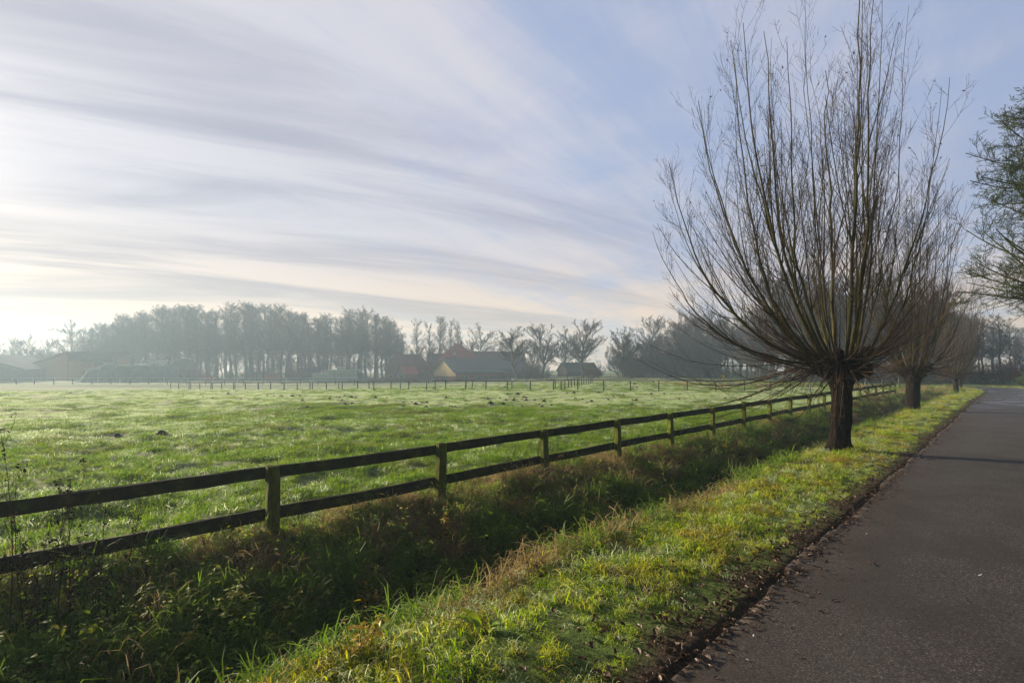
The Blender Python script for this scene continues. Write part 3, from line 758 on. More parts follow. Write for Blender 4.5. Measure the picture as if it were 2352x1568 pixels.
place_willow(wm3, 35.2, 38.4, 'third pollard willow with a slim leaning trunk near the bend', (0.95, 0.95, 1.0), 0.4)
place_willow(wm3, *xy(63.5, 3.6), 'farthest and smallest pollard willow on the verge where the lane bends', (0.9, 0.9, 0.95), 2.2)

# ------------------------------------------------------------------ bare trees
def bare_tree(seed, h, kind, tw=None, dens=1.0, rmin=0.012):
    """returns trunk mesh, crown mesh; height h metres"""
    rng = rng_(seed); z0 = -0.3
    K = 14
    if kind == 'forest':
        tr = 0.014*h; top = 0.86*h
        P = np.zeros((1, K, 3)); P[0, :, 2] = np.linspace(z0, top, K); P[0, 1:, :2] = np.cumsum(rng.normal(0, 0.0045*h, (K-1, 2)), 0)
        R = (tr*np.linspace(1.0, 0.25, K)**0.9)[None]; R[0, 0] *= 1.4
        b1, r1 = grow(P, R, int(46*dens), 0.34, 0.995, 0.4, 1.15, 0.20, 0.34, 8, 0.55, 0.07, 0.40, rng, rmin=0.045)
        b2, r2 = grow(b1, r1, 11, 0.1, 0.98, 0.4, 1.1, 0.26, 0.52, 6, 0.4, 0.08, 0.5, rng, rmin=0.02)
        b3, r3 = grow(b2, r2, 7, 0.1, 0.98, 0.4, 1.0, 0.35, 0.65, 4, 0.3, 0.08, 0.5, rng, rmin=rmin*0.95)
        b4, r4 = grow(b3, r3, 3, 0.15, 0.98, 0.4, 1.0, 0.45, 0.8, 3, 0.2, 0.06, 0.6, rng, rmin=rmin*0.7)
    elif kind in ('round', 'spread'):
        tf = 0.24 if kind == 'round' else 0.22
        tr = 0.016*h; top = h*0.72
        P = np.zeros((1, K, 3)); P[0, :, 2] = np.linspace(z0, top, K); P[0, 1:, :2] = np.cumsum(rng.normal(0, 0.009*h, (K-1, 2)), 0)
        R = (tr*np.linspace(1.0, 0.16, K))[None]; R[0, 0] *= 1.5
        n1 = int((34 if kind == 'round' else 36)*dens)
        b1, r1 = grow(P, R, n1, tf+0.05, 0.98, 0.45, 1.1 if kind == 'round' else 1.25, 0.42, 0.60, 9, 0.6 if kind == 'round' else 0.25, 0.07, 0.5, rng, rmin=0.02, bias=1.25)
        b2, r2 = grow(b1, r1, 11, 0.15, 0.98, 0.3, 0.75, 0.28, 0.5, 6, 0.5, 0.06, 0.55, rng, rmin=0.012)
        b3, r3 = grow(b2, r2, 8, 0.15, 0.98, 0.3, 0.75, 0.32, 0.6, 4, 0.4, 0.06, 0.6, rng, rmin=rmin)
        b4, r4 = grow(b3, r3, 3, 0.2, 0.98, 0.35, 1.0, 0.4, 0.7, 3, 0.3, 0.12, 0.7, rng, rmin=rmin*0.85)
    else:      # bush / thicket: many stems from the ground
        n = int(16*dens); sp = []
        for i in range(n):
            sp.append((rng.normal(0, 0.09*h), rng.normal(0, 0.09*h), z0, rng.uniform(0, 6.28), math.pi/2-abs(rng.normal(0, 0.5)), h*rng.uniform(0.7, 1.1), 0.008*h, 0.7))
        P, R = stem_set(sp, 8, rng, 1, 0.05)
        b1, r1 = grow(P, R, 8, 0.12, 0.98, 0.35, 0.95, 0.3, 0.5, 6, 0.6, 0.08, 0.6, rng, rmin=0.012)
        b2, r2 = grow(b1, r1, 7, 0.2, 0.98, 0.35, 0.95, 0.3, 0.5, 4, 0.5, 0.1, 0.6, rng, rmin=rmin)
        b3, r3 = grow(b2, r2, 4, 0.2, 0.98, 0.35, 0.95, 0.4, 0.6, 3, 0.4, 0.1, 0.6, rng, rmin=rmin*0.9)
        b4, r4 = b3[:1], r3[:1]
    big = merge([tubes(P, R, 8), tubes(b1, r1, 5)]); small = merge([tubes(b2, r2, 4), tubes(b3, r3, 3), tubes(b4, r4, 3)])
    return (mesh_np('trunk', big[0], [big[1]], M['bark'], True), mesh_np('crown', small[0], [small[1]], tw or M['twig'], False))
PROTO = {
    'f0': bare_tree(101, 22, 'forest'), 'f1': bare_tree(102, 21, 'forest', dens=1.2), 'f2': bare_tree(103, 22, 'forest', dens=0.85), 'f3': bare_tree(104, 20, 'forest', M['twig_red']),
    'r0': bare_tree(111, 12, 'round', rmin=0.009), 'r1': bare_tree(112, 12, 'round', rmin=0.009, dens=1.2), 'r2': bare_tree(113, 12, 'spread', rmin=0.01), 'r3': bare_tree(114, 12, 'round', M['twig_red'], rmin=0.009),
    'b0': bare_tree(121, 4, 'bush', M['twig_red']), 'b1': bare_tree(122, 4, 'bush', M['twig'], 1.3), 'b2': bare_tree(123, 4, 'bush', M['twig_red'], 1.5),
}
HT = {'f0': 22, 'f1': 21, 'f2': 22, 'f3': 20, 'r0': 12, 'r1': 12, 'r2': 12, 'r3': 12, 'b0': 4, 'b1': 4, 'b2': 4}
MAXZ = {k: max(v.co.z for v in PROTO[k][1].vertices) for k in PROTO}
def tree(kind, xd, Y, ytop, label, cat='tree', name='bare_tree', group=None, wide=1.0, rz=None):
    X = px2x(xd, Y); zg = gz0(X, Y); h = px2z(ytop, Y)-zg
    s = h/MAXZ[kind]
    root = thing(name, label, cat, (X, Y, zg), random.uniform(0, 6.28) if rz is None else rz, group); root.scale = (s*wide, s*wide, s)
    if group and group != G: reg(root, label)
    t = obj('trunk' if cat == 'tree' else 'stems', PROTO[kind][0], root); c = obj('crown', PROTO[kind][1], root)
    return root
random.seed(5); G = 'row of round crowned trees beyond the paddocks'
# the misty wood behind the farm
prof = [(195, 752), (230, 735), (270, 722), (320, 702), (370, 695), (425, 682), (470, 700), (510, 690), (565, 680), (620, 690), (680, 697), (730, 712), (780, 712), (825, 695), (870, 712), (905, 722), (935, 760)]
def ptop(x): return float(np.interp(x, [p[0] for p in prof], [p[1] for p in prof]))
def where(x):
    for a, l in ((205, 'behind the open brown barn'), (310, 'above the right end of the brown barn'), (400, 'behind the polytunnel'), (500, 'just right of the polytunnel'),
                 (600, 'above the little open shelter'), (700, 'left of the bale stack'), (820, 'behind the pale green bale stack'), (900, 'left of the brown roofed barn')):
        if x < a: return l
    return 'at the right end, above the brown roofed barn'
for row, (Y0, n, dy) in enumerate(((138, 27, 4), (152, 27, 4), (168, 26, 6))):
    for i in range(n):
        x = 205+(930-205)*(i+0.5*(row % 2)+random.uniform(-0.3, 0.3))/(n-0.5)
        Y = Y0+random.uniform(-dy, dy)
        kd = random.choice(['f0', 'f1', 'f2', 'f0', 'f1'])
        tree(kd, x, Y, ptop(x)+random.uniform(0, 16)+(6 if row else 0), 'tall bare %s row trees of the misty wood' % (('front', 'middle', 'back')[row]),
             group='tall trees of the misty wood', wide=random.uniform(1.15, 1.5))
for i in range(34):
    x = 225+i*21+random.uniform(-9, 9)
    tree(random.choice(['r0', 'r1', 'r2', 'r3']), x, random.uniform(144, 172), random.uniform(765, 800) if x < 640 else random.uniform(790, 825), 'half grown trees inside the misty wood', group='half grown trees inside the misty wood', wide=1.1)
for x, Y, yt, kd in ((640, 140, 790, 'f3'), (662, 137, 775, 'f3'), (690, 139, 785, 'f3'), (715, 142, 790, 'f3')):
    tree(kd, x, Y, yt, 'young reddish trees left of the bale stack', group='young reddish trees in the wood', wide=0.8)
for i in range(22):
    x = random.uniform(430, 930); tree(random.choice(['b0', 'b1', 'b2']), x, random.uniform(128, 150), random.uniform(832, 850), 'low bare bushes at the foot of the misty wood', 'bush', 'bare_bush', 'low bushes under the misty wood', 1.4)
# trees at the far left
for x, Y, yt, kd, l in ((168, 140, 730, 'r2', 'lone round crowned bare tree rising above the brown barn'), (60, 150, 764, 'r2', 'spreading bare tree left of the lone round one'),
                        (28, 155, 770, 'r0', 'leftmost bare tree behind the pale roofed building'), (105, 160, 775, 'r0', 'small faint bare tree between two larger ones at far left'), (190, 150, 748, 'f2', 'slim bare tree where the wood begins'), (-25, 150, 765, 'r2', 'bare tree half out of the picture at far left')):
    tree(kd, x, Y, yt, l)
tree('b1', 98, 142, 795, 'dark rounded bush behind the pale roofed building at far left', 'bush', 'bare_bush', None, 1.5)
# the group between wood and house, the row of round crowned trees
for x, Y, yt, kd, l, w in ((955, 140, 728, 'f2', 'slim bare tree just right of the wood', .8), (985, 142, 735, 'f2', 'second slim bare tree left of the red roofed house', .8), (1010, 145, 724, 'f0', 'taller bare tree of the group above the red roofed house', .85),
                         (1035, 146, 728, 'f2', 'bare tree behind the ridge of the red roofed house', .8), (1052, 148, 742, 'f0', 'rightmost slim bare tree of the group by the house', .6),
                         (1108, 150, 738, 'r2', 'round bare tree standing behind the brick chimney', 1.0)):
    tree(kd, x, Y, yt, l, wide=w*1.35)
G = 'row of round crowned trees beyond the paddocks'
for x, Y, yt, kd, l, w in ((1190, 100, 745, 'r1', 'bare round crowned tree in front of the long dark roof', 1.0), (1248, 108, 738, 'r0', 'bare tree second from left in the row right of the farm', 1.0), (1304, 125, 745, 'r2', 'paler bare tree behind the gap in the row right of the farm', .9),
                         (1338, 108, 729, 'r0', 'tallest bare tree of the row right of the farm', 1.0), (1443, 100, 746, 'r1', 'bare tree with a wide fan crown standing alone right of the row', 1.0),
                         (1496, 125, 722, 'r0', 'pale tall bare tree behind the brown thicket', .9), (1540, 104, 738, 'r1', 'bare tree at the right end of the brown thicket', .9)):
    tree(kd, x, Y, yt, l, group=G, wide=w*1.5)
for x, Y, yt, kd, l in ((1482, 104, 775, 'r3', 'reddish brown bushy tree left in the thicket'), (1508, 101, 768, 'r3', 'reddish brown bushy tree right in the thicket'), (1225, 122, 790, 'r3', 'small brown tree between two row trees by the long roof')):
    tree(kd, x, Y, yt, l, wide=1.7)
for i in range(30):
    x = random.uniform(1165, 1760); tree(random.choice(['b0', 'b1', 'b2', 'b0']), x, random.uniform(96, 116), random.uniform(828, 848), 'low brown hedge bushes under the %s' % ('round crowned tree row' if x < 1400 else 'reddish thicket' if x < 1560 else 'misty tree belt'), 'bush', 'bare_bush', 'low bushes of the hedge right of the farm', 1.5)
# behind the great willow
for i in range(46):
    x = 1550+i*11.5+random.uniform(-8, 8); Y = random.uniform(95, 128)
    tree(random.choice(['f0', 'f2', 'f3', 'r0', 'r3']), x, Y, random.uniform(700, 745), 'belt trees seen through the shoots of the great willow' if x < 1900 else 'belt trees right of the great willow trunk', group='bare trees of the belt behind the willows', wide=1.2)
for i in range(24):
    x = 1560+i*6+random.uniform(-8, 8) if i < 12 else 1430+(i-12)*14
    tree(random.choice(['b0', 'b2', 'b1']), x, random.uniform(98, 112), random.uniform(775, 815), 'tall brown bushes of the thicket under the belt trees', 'bush', 'bare_bush', 'tall brown bushes under the belt trees', 1.3)
for i in range(26):
    x = 1720+i*18+random.uniform(-8, 8); Y = random.uniform(66, 84)
    tree(random.choice(['r3', 'r0', 'r3', 'r1']), x, Y, random.uniform(610, 700) if x > 1780 else random.uniform(745, 775), 'brown thicket trees beyond the fence corner behind the %s willow' % ('great' if x < 1990 else 'second' if x < 2150 else 'third'), group='brown thicket trees beyond the fence corner', wide=1.35)
for i in range(22):
    x = random.uniform(1850, 2180); tree(random.choice(['b0', 'b2', 'b1']), x, random.uniform(66, 72), random.uniform(800, 840), 'low brown bushes under the thicket by the fence corner', 'bush', 'bare_bush', 'low bushes beyond the fence corner', 1.5)
# right end, beyond the bend
for i in range(24):
    x = 2150+i*14+random.uniform(-8, 8); Y = random.uniform(85, 125)
    tree(random.choice(['f0', 'f2', 'f1', 'r0']), x, Y, random.uniform(715, 775), 'misty bare trees beyond the bend of the lane', group='misty trees beyond the bend', wide=1.2)
for i in range(14):
    x = 2180+i*24+random.uniform(-9, 9); tree(random.choice(['b0', 'b1', 'b2']), x, random.uniform(64, 70), random.uniform(820, 850), 'low brown bushes along the outer side of the bend', 'bush', 'bare_bush', 'low bushes round the bend', 1.6)
tree('r0', 2232, 62, 715, 'slim forked bare tree by the bend behind the farthest willow', wide=0.6)

def leafy_shrub(name, label, xd, Y, ytop, mat, seed, rad=1.5, nl=5000, ls=0.07):
    rng = rng_(seed); X = px2x(xd, Y); zg = gz0(X, Y); h = px2z(ytop, Y)-zg
    sp = [(rng.normal(0, .2), rng.normal(0, .2), -.2, rng.uniform(0, 6.28), math.pi/2-abs(rng.normal(0, .6)), h*rng.uniform(.6, 1.1), .02, .5) for _ in range(22)]
    P, R = stem_set(sp, 8, rng, 1, 0.05); b, r = grow(P, R, 8, .2, .98, .4, 1.0, .3, .5, 5, .4, .1, .6, rng, rmin=.006)
    root = thing(name, label, 'shrub', (X, Y, zg)); root.scale = (rad, rad, 1)
    m = merge([tubes(P, R, 5), tubes(b, r, 3)]); obj('stems', mesh_np('stems', m[0], [m[1]], M['twig_red']), root)
    pts = b[:, 1:].reshape(-1, 1, 3); v, q = leaf_quads(pts, nl, ls*1.6, rng, 0.2)
    obj('leaves', mesh_np('leaves', v, [q], mat), root)
leafy_shrub('red_shrub', 'dark red leaved shrub beyond the bend at the right edge', 2308, 62, 822, M['leaf_red'], 7, 1.2, 4500, 0.10)
leafy_shrub('bramble_bush', 'low green bramble mound at the outer verge of the bend', 2345, 58, 852, M['leaf_green'], 8, 1.6, 4000, 0.08)
leafy_shrub('small_orange_shrub', 'tiny orange leaved shrub on the far side of the paddocks', 1662, 84, 857, M['leaf_yellow'], 9, 0.5, 700, 0.10)

def right_tree():
    """mossy tree whose crown comes in from the right edge"""
    rng = rng_(61); X, Y = 18.5, 14.3; zg = gz0(X, Y); h = 12.5; K = 14
    P = np.zeros((1, K, 3)); P[0, :, 2] = np.linspace(-.3, 9.5, K); P[0, 1:, :2] = np.cumsum(rng.normal(0, .07, (K-1, 2)), 0)
    R = (0.24*np.linspace(1, .2, K))[None]
    b1, r1 = grow(P, R, 125, 0.34, 0.98, 0.6, 1.4, .46, .68, 10, 0.3, .06, .32, rng, rmin=.022)
    b2, r2 = grow(b1, r1, 15, .12, .98, .5, 1.3, .25, .45, 8, .3, .10, .5, rng, rmin=.010)
    b3, r3 = grow(b2, r2, 12, .1, .98, .5, 1.2, .26, .48, 5, .3, .09, .5, rng, rmin=.0065)
    b4, r4 = grow(b3, r3, 5, .2, .98, .4, 1.0, .4, .7, 3, .3, .08, .6, rng, rmin=.0045)
    root = thing('mossy_tree', 'dense mossy green twigged tree reaching in from the right edge over the lane', 'tree', (X, Y, zg))
    a = merge([tubes(P, R, 10), tubes(b1, r1, 6)]); c = merge([tubes(b2, r2, 4), tubes(b3, r3, 3), tubes(b4, r4, 3)])
    obj('trunk', mesh_np('trunk', a[0], [a[1]], M['moss_twig'], True), root); cr = obj('crown', mesh_np('crown', c[0], [c[1]], M['moss_twig']), root)
    v, q = leaf_quads(b3, 900, .06, rng); obj('leaves', mesh_np('leaves', v, [q], M['leaf_dead']), cr)
right_tree()

def far_wood():
    """far-off wood on the horizon, one mass"""
    rng = rng_(71); v0 = np.empty(len(PROTO['b1'][1].vertices)*3, dtype=np.float32); PROTO['b1'][1].vertices.foreach_get('co', v0); v0 = v0.reshape(-1, 3)
    f = np.array([list(p.vertices) for p in PROTO['b1'][1].polygons], dtype=np.int32)
    keep = rng.random(len(f)) < 1.0; parts = []
    for i in range(52):
        Y = rng.uniform(240, 300)*(1 if i > 24 else 0.78); xd = -60+i*50+rng.uniform(-15, 15); X = px2x(xd, Y); hh = px2z(rng.uniform(798, 822), Y)+1.5
        a = rng.uniform(0, 6.28); c, s_ = math.cos(a), math.sin(a); sc = hh/MAXZ['b1']
        v = v0.copy(); v = np.stack([(v[:, 0]*c-v[:, 1]*s_)*sc*1.1+X, (v[:, 0]*s_+v[:, 1]*c)*sc*1.1+Y, v[:, 2]*sc-1.5], 1)
        parts.append((v, f))
    m = merge(parts)
    tag(obj('distant_wood', mesh_np('distant_wood', m[0], [m[1]], M['twig'])), 'faint blue grey wood on the far horizon', 'wood', None, 'stuff')
far_wood()

# ------------------------------------------------------------------ farm buildings
def frame_at(xd, Y, ang):
    """origin on the ground seen at picture column xd and depth Y, direction angle (degrees, of local x)"""
    X = px2x(xd, Y); return (X, Y, gz0(X, Y)), math.radians(ang)
def length_to(P, ang, xd):
    dx, dy = math.cos(ang), math.sin(ang); k = (xd-CX)/F
    return (k*P[1]-P[0])/(dx-k*dy)
def gable_building(name, label, P, a, L, W, eave, ridge, wallm, roofm, gablem=None, hip=(0, 0), over=0.4, wins=(), doors=(), th=0.14, gable_trim=None, doorm=None):
    """local x along the ridge 0..L, local y across 0..W (0 = front), heights above ground"""
    root = thing(name, label, 'building', P, a)
    w = MB(); w.poly([(0,0,-.5),(L,0,-.5),(L,0,eave),(0,0,eave)]); w.poly([(L,W,-.5),(0,W,-.5),(0,W,eave),(L,W,eave)])
    def end(x, h, flip):
        c = MB()
        if gablem is None:
            pts = [(x,0,-.5),(x,W,-.5),(x,W,eave)]+([(x,W/2,ridge-.05)] if h == 0 else [])+[(x,0,eave)]
            w.poly(pts if flip else pts[::-1])
        else:
            brick = 0.45*eave
            pts = [(x,0,-.5),(x,W,-.5),(x,W,brick),(x,0,brick)]; w.poly(pts if flip else pts[::-1])
            g = MB(); pts = [(x,0,brick),(x,W,brick),(x,W,eave)]+([(x,W/2,ridge-.05)] if h == 0 else [])+[(x,0,eave)]
            g.poly(pts if flip else pts[::-1]); g.build('gable', gablem, root)
    end(0, hip[0], False); end(L, hip[1], True)
    w.build('wall', wallm, root)
    r = MB(); sl = (ridge-eave)/(W/2); e = eave-over*sl
    xa0, xb0 = -over, L+over; xa1 = hip[0]-over if hip[0] == 0 else hip[0]; xb1 = L-hip[1]+(over if hip[1] == 0 else 0)
    r.slab([(xa0,-over,e),(xb0,-over,e),(xb1,W/2,ridge),(xa1,W/2,ridge)], th)
    r.slab([(xb0,W+over,e),(xa0,W+over,e),(xa1,W/2,ridge),(xb1,W/2,ridge)], th)
    if hip[0]: r.slab([(xa0,W+over,e),(xa0,-over,e),(xa1,W/2,ridge)], th)
    if hip[1]: r.slab([(xb0,-over,e),(xb0,W+over,e),(xb1,W/2,ridge)], th)
    ro = r.build('roof', roofm, root)
    for side, x0, x1, z0, z1 in wins:
        f = MB(); g = MB()
        def bx(mb, p, q, y, d):
            if side == 'front': mb.box(p[0], q[0], -y-d, -y, p[1], q[1])
            else: mb.box(-y-d, -y, p[0], q[0], p[1], q[1])
        fw = 0.1
        bx(f, (x0, z0), (x1, z0+fw), .003, .06); bx(f, (x0, z1-fw), (x1, z1), .003, .06); bx(f, (x0, z0+fw), (x0+fw, z1-fw), .003, .06); bx(f, (x1-fw, z0+fw), (x1, z1-fw), .003, .06)
        bx(g, (x0+fw, z0+fw), (x1-fw, z1-fw), .003, .02)
        fo = f.build('window', M['frame'], root); g.build('pane', M['glass'], fo)
    for side, x0, x1, z0, z1 in doors:
        d = MB()
        if side == 'front': d.box(x0, x1, -.08, -.004, z0, z1)
        else: d.box(-.08, -.004, x0, x1, z0, z1)
        d.build('door', doorm or M['dark_boards'], root)
    return root, ro

# long low building with yellow gable
P, a = frame_at(1046, 110, 33)
Lb = length_to(P, a, 1225)
e_, r_ = px2z(855, 110)-P[2], px2z(822, 114)-P[2]
wins = [('front', 2.2+i*3.3, 3.4+i*3.3, 0.25, 0.95) for i in range(6)]
gable_building('long_barn', 'long low barn with a dark roof and a cream yellow boarded gable', P, a, Lb, 12.2, e_+.35, r_, M['brick'], M['roof_dark'], M['cream'], wins=wins, over=0.7, doors=[('end', 4.2, 7.4, -.3, 1.0)])
# red roofed house
P, a = frame_at(1000, 133, 8)
hz = P[2]; ro, rf = gable_building('farmhouse', 'farmhouse with a steep red hipped roof, tallest of the farm', P, a, 12.6, 12.0, px2z(829, 133)-hz, px2z(789, 139)-hz, M['brick'], M['tile_red'], hip=(5.6, 5.6), wins=[('front', 2, 3, .8, 2.2), ('front', 9, 10, .8, 2.2)])
c = MB(); c.box(6.9, 7.6, 5.7, 6.4, px2z(789, 139)-hz-.6, px2z(785, 139)-hz+.3); c.build('chimney', M['brick'], rf)
sk = MB(); sk.slab([(4.9, 1.9, 0), (5.6, 1.9, 0), (5.6, 2.6, 0), (4.9, 2.6, 0)], .05)
sl_ = (px2z(789, 139)-px2z(829, 133))/6.0
skm = MB(); ev = px2z(829, 133)-hz
skm.slab([(4.9, 1.9, ev+1.9*sl_+.12), (5.6, 1.9, ev+1.9*sl_+.12), (5.6, 2.7, ev+2.7*sl_+.12), (4.9, 2.7, ev+2.7*sl_+.12)], .1); skm.build('skylight', M['frame'], rf)
P, a = frame_at(1076, 138, 6)
L2 = length_to(P, a, 1205); hz = P[2]
ro, rf = gable_building('farmhouse_wing', 'lower red roofed wing to the right of the farmhouse', P, a, L2, 9, px2z(826, 138)-hz, px2z(806, 142)-hz, M['brick'], M['tile_brown'], wins=[('front', 4, 5, .8, 2.0), ('front', 9, 10, .8, 2.0)])
c = MB(); c.box(0.6, 1.5, 2.0, 2.9, px2z(815, 140)-hz-1.5, px2z(793, 140)-hz); c.box(.5, 1.6, 1.9, 3.0, px2z(793, 140)-hz+.003, px2z(793, 140)-hz+.15); c.build('chimney', M['brick'], rf)
P, a = frame_at(982, 140, 6)
gable_building('low_annex', 'low brown roofed annex peeping out left of the farmhouse', P, a, 5, 8, px2z(832, 140)-P[2], px2z(811, 144)-P[2], M['brick'], M['tile_brown'])
# brown roofed barn left of it
P, a = frame_at(884, 122, 12)
L3 = length_to(P, a, 990); hz = P[2]
gable_building('brown_roofed_barn', 'barn with a hipped brownish red roof left of the yellow gable', P, a, L3, 10, px2z(846, 122)-hz, px2z(813, 127)-hz, M['brick'], M['tile_brown'], hip=(2.2, 2.6), doors=[('front', 8.2, 10.2, -.2, 2.2)], wins=[('front', 1, 1.9, .7, 1.5)])
P, a = frame_at(931, 116, 28)
L4 = length_to(P, a, 956); hz = P[2]
gable_building('brick_annex', 'small brick shed with a red roof before the brown roofed barn', P, a, max(3.0, L4), 8.0, px2z(856, 116)-hz, px2z(840, 119)-hz, M['brick'], M['tile_red'], M['grey_wall'], doors=[('end', 3, 4.6, -.2, 1.4)])
# faint roof behind the row trees, faint sheds
P, a = frame_at(1303, 128, 16)
gable_building('field_shed', 'faint brown sloping roofed shed behind the tallest row tree', P, a, 9, 7, px2z(850, 128)-P[2], px2z(832, 131)-P[2], M['dark_boards'], M['dark_boards'])
P, a = frame_at(688, 130, 20)
gable_building('dark_hut', 'small dark gabled hut left of the bale stack', P, a, length_to(P, a, 722), 3.4, px2z(856, 130)-P[2], px2z(845, 131)-P[2], M['dark_boards'], M['roof_dark'])
# buildings at the far left
P, a = frame_at(52, 118, 112)
gable_building('dark_roofed_barn', 'grey barn with a dark sloping roof cut by the left edge', P, a, 26, 20, px2z(846, 118)-P[2], px2z(810, 110)-P[2], M['grey_wall'], M['roof_dark'])
P, a = frame_at(20, 158, 24)
gable_building('pale_roofed_barn', 'faint building with a long pale roof behind the brown barn', P, a, length_to(P, a, 116), 12, px2z(851, 158)-P[2], px2z(821, 162)-P[2], M['white_wall'], M['tile_brown'])

def open_barn():
    Y = 121; P, a = frame_at(153, Y, 62); hz = P[2]
    L = length_to(P, a, 303); W = length_to(P, a+math.pi/2, 60)
    root = thing('open_barn', 'brown boarded open fronted barn with a single pitch dark roof', 'building', P, a)
    hf = px2z(810, Y)-hz; hb = px2z(841, P[1]+math.cos(a)*W)-hz
    # local y = 0 is the high open front facing right, y = W the low back
    w = MB()
    w.poly([(0,0,-.5),(0,W,-.5),(0,W,hb),(0,0,hf)]); w.poly([(L,0,-.5),(L,0,hf),(L,W,hb),(L,W,-.5)])
    w.poly([(0,W,-.5),(L,W,-.5),(L,W,hb),(0,W,hb)]); w.build('wall', M['boards'], root)
    r = MB(); o = 1.3
    r.slab([(-.7,-o,hf+.35),(L+.7,-o,hf+.35),(L+.7,W+.9,hb+.05),(-.7,W+.9,hb+.05)], .28); r.build('roof', M['roof_dark'], root)
    bay = L/4
    for i in range(5):
        m = MB(); x = min(max(i*bay, .2), L-.2); m.box(x-.15, x+.15, .05, .35, -.5, hf-.05); m.build('post', M['dark_boards'], root)
    for i, hh, c in ((0, hf*.72, 0), (1, hf*.70, 1.0)):
        m = MB(); m.box(i*bay+.4, (i+1)*bay-.2-c, .5, .62, -.4, hh); m.build('partition', M['boards'], root)
    m = MB(); m.box(3*bay+.2, L-.02, .4, .52, -.4, hf-.3); m.build('partition', M['boards'], root)
    m = MB(); m.box(.36, L-.36, .06, .3, hf-1.2, hf-.1); m.build('fascia_board', M['dark_boards'], root)
open_barn()

def tarp_heap():
    P, a = frame_at(159, 106, 4); L = length_to(P, a, 366); W = 10; h = px2z(836, 106)-P[2]
    rs = rng_(3); nx, ny = 90, 30; V = []
    for i in range(nx+1):
        for j in range(ny+1):
            u, v = i/nx, j/ny
            ex = float(min(sst(0, .17, u), sst(1.0, .86, u))); ey = float(min(sst(0, .22, v), sst(1, .78, v)))
            step = 0.86 if u < 0.26 else 1.0
            z = h*min(ex, 1)*ey*step
            z *= 1+0.035*math.sin(u*23)+0.03*math.sin(v*9+u*15)
            fold = 0.16*math.sin(u*95+2*math.sin(v*7))*(1-ey)*(ey > 0)+0.10*math.sin(v*40+u*9)*(1-ex)
            V.append((u*L, v*W+fold, z-.15+0.04*rs.normal()))
    i = (np.arange(nx)*(ny+1))[:, None]; b = np.arange(ny)
    Q = np.stack([i+b, i+ny+1+b, i+ny+2+b, i+b+1], -1).reshape(-1, 4)
    o = obj('covered_heap', mesh_np('covered_heap', V, [Q], M['tarp'], True)); o.location = P; o.rotation_euler = (0, 0, a)
    tag(o, 'long low heap covered with a green tarpaulin in front of the brown barn', 'heap')
tarp_heap()

def tunnel():
    P, a = frame_at(384, 134, 178); L = 10.2; R_ = px2z(823, 136)-P[2]; W = 12.5
    a2 = math.radians(178)
    root = thing('polytunnel', 'arched pale polytunnel hall beside the brown barn', 'building', P, a2)
    n = 24; th = [math.pi*i/n for i in range(n+1)]
    def prof_(sc=1.0): return [(-W/2+W/2-W/2*(1) + W/2*(1-math.cos(t)), R_*sc*math.sin(t)**0.8) for t in th]
    pr = [(-(W/2)*(1-math.cos(t)), R_*(math.sin(t)**0.75 if math.sin(t) > 0 else 0)) for t in th]     # local y runs back (negative)
    xs = np.arange(0, L+.1, 0.725)
    mb = MB(); base = []
    for x in xs:
        sag = 0.10*abs(math.sin(math.pi*x/2.9))
        base.append(len(mb.v)); mb.v += [(float(x), y, z*(1-sag*0.35)) for y, z in pr]
    for k in range(len(xs)-1):
        for i in range(n): mb.f.append((base[k]+i, base[k]+i+1, base[k+1]+i+1, base[k+1]+i))
    mb.build('cover', M['film'], root, True)
    for x in np.arange(0, L, 2.9):
        P_ = np.array([[(x, y*1.0, z*1.012+.02) for y, z in pr]]); v, q = tubes(P_, np.full((1, n+1), .09), 5)
        obj('hoop', mesh_np('hoop', v, [q], M['white_plastic'], True), root)
    e = MB(); e.poly([(0.25, y, z*.97) for y, z in pr]); e.build('end_wall', M['film_dark'], root)
    d = MB(); d.box(0.0, .18, -9.6, -5.2, -.1, R_*.62); d.build('door', M['grey_wall'], root)
tunnel()

def shelter():
    P, a = frame_at(572, 122, 8); L = length_to(P, a, 636); h = px2z(855, 122)-P[2]
    root = thing('field_shelter', 'small open wooden animal shelter at the foot of the wood', 'building', P, a)
    w = MB(); w.box(0, .12, 0, 3, -.3, h-.1); w.box(L-.12, L, 0, 3, -.3, h-.35); w.box(.125, L-.125, 2.88, 2.99, -.3, h-.3)
    w.box(L*.55, L-.125, 0, .1, -.3, h-.35); w.build('wall', M['boards'], root)
    r = MB(); r.slab([(-.5,-.5,h+.05),(L+.4,-.5,h-.25),(L+.4,3.3,h-.35),(-.5,3.3,h-.05)], .12); r.build('roof', M['roof_dark'], root)
    for x in (L*.25, L*.5):
        p = MB(); p.box(x, x+.14, .02, .16, -.3, h-.2); p.build('post', M['dark_boards'], root)
shelter()

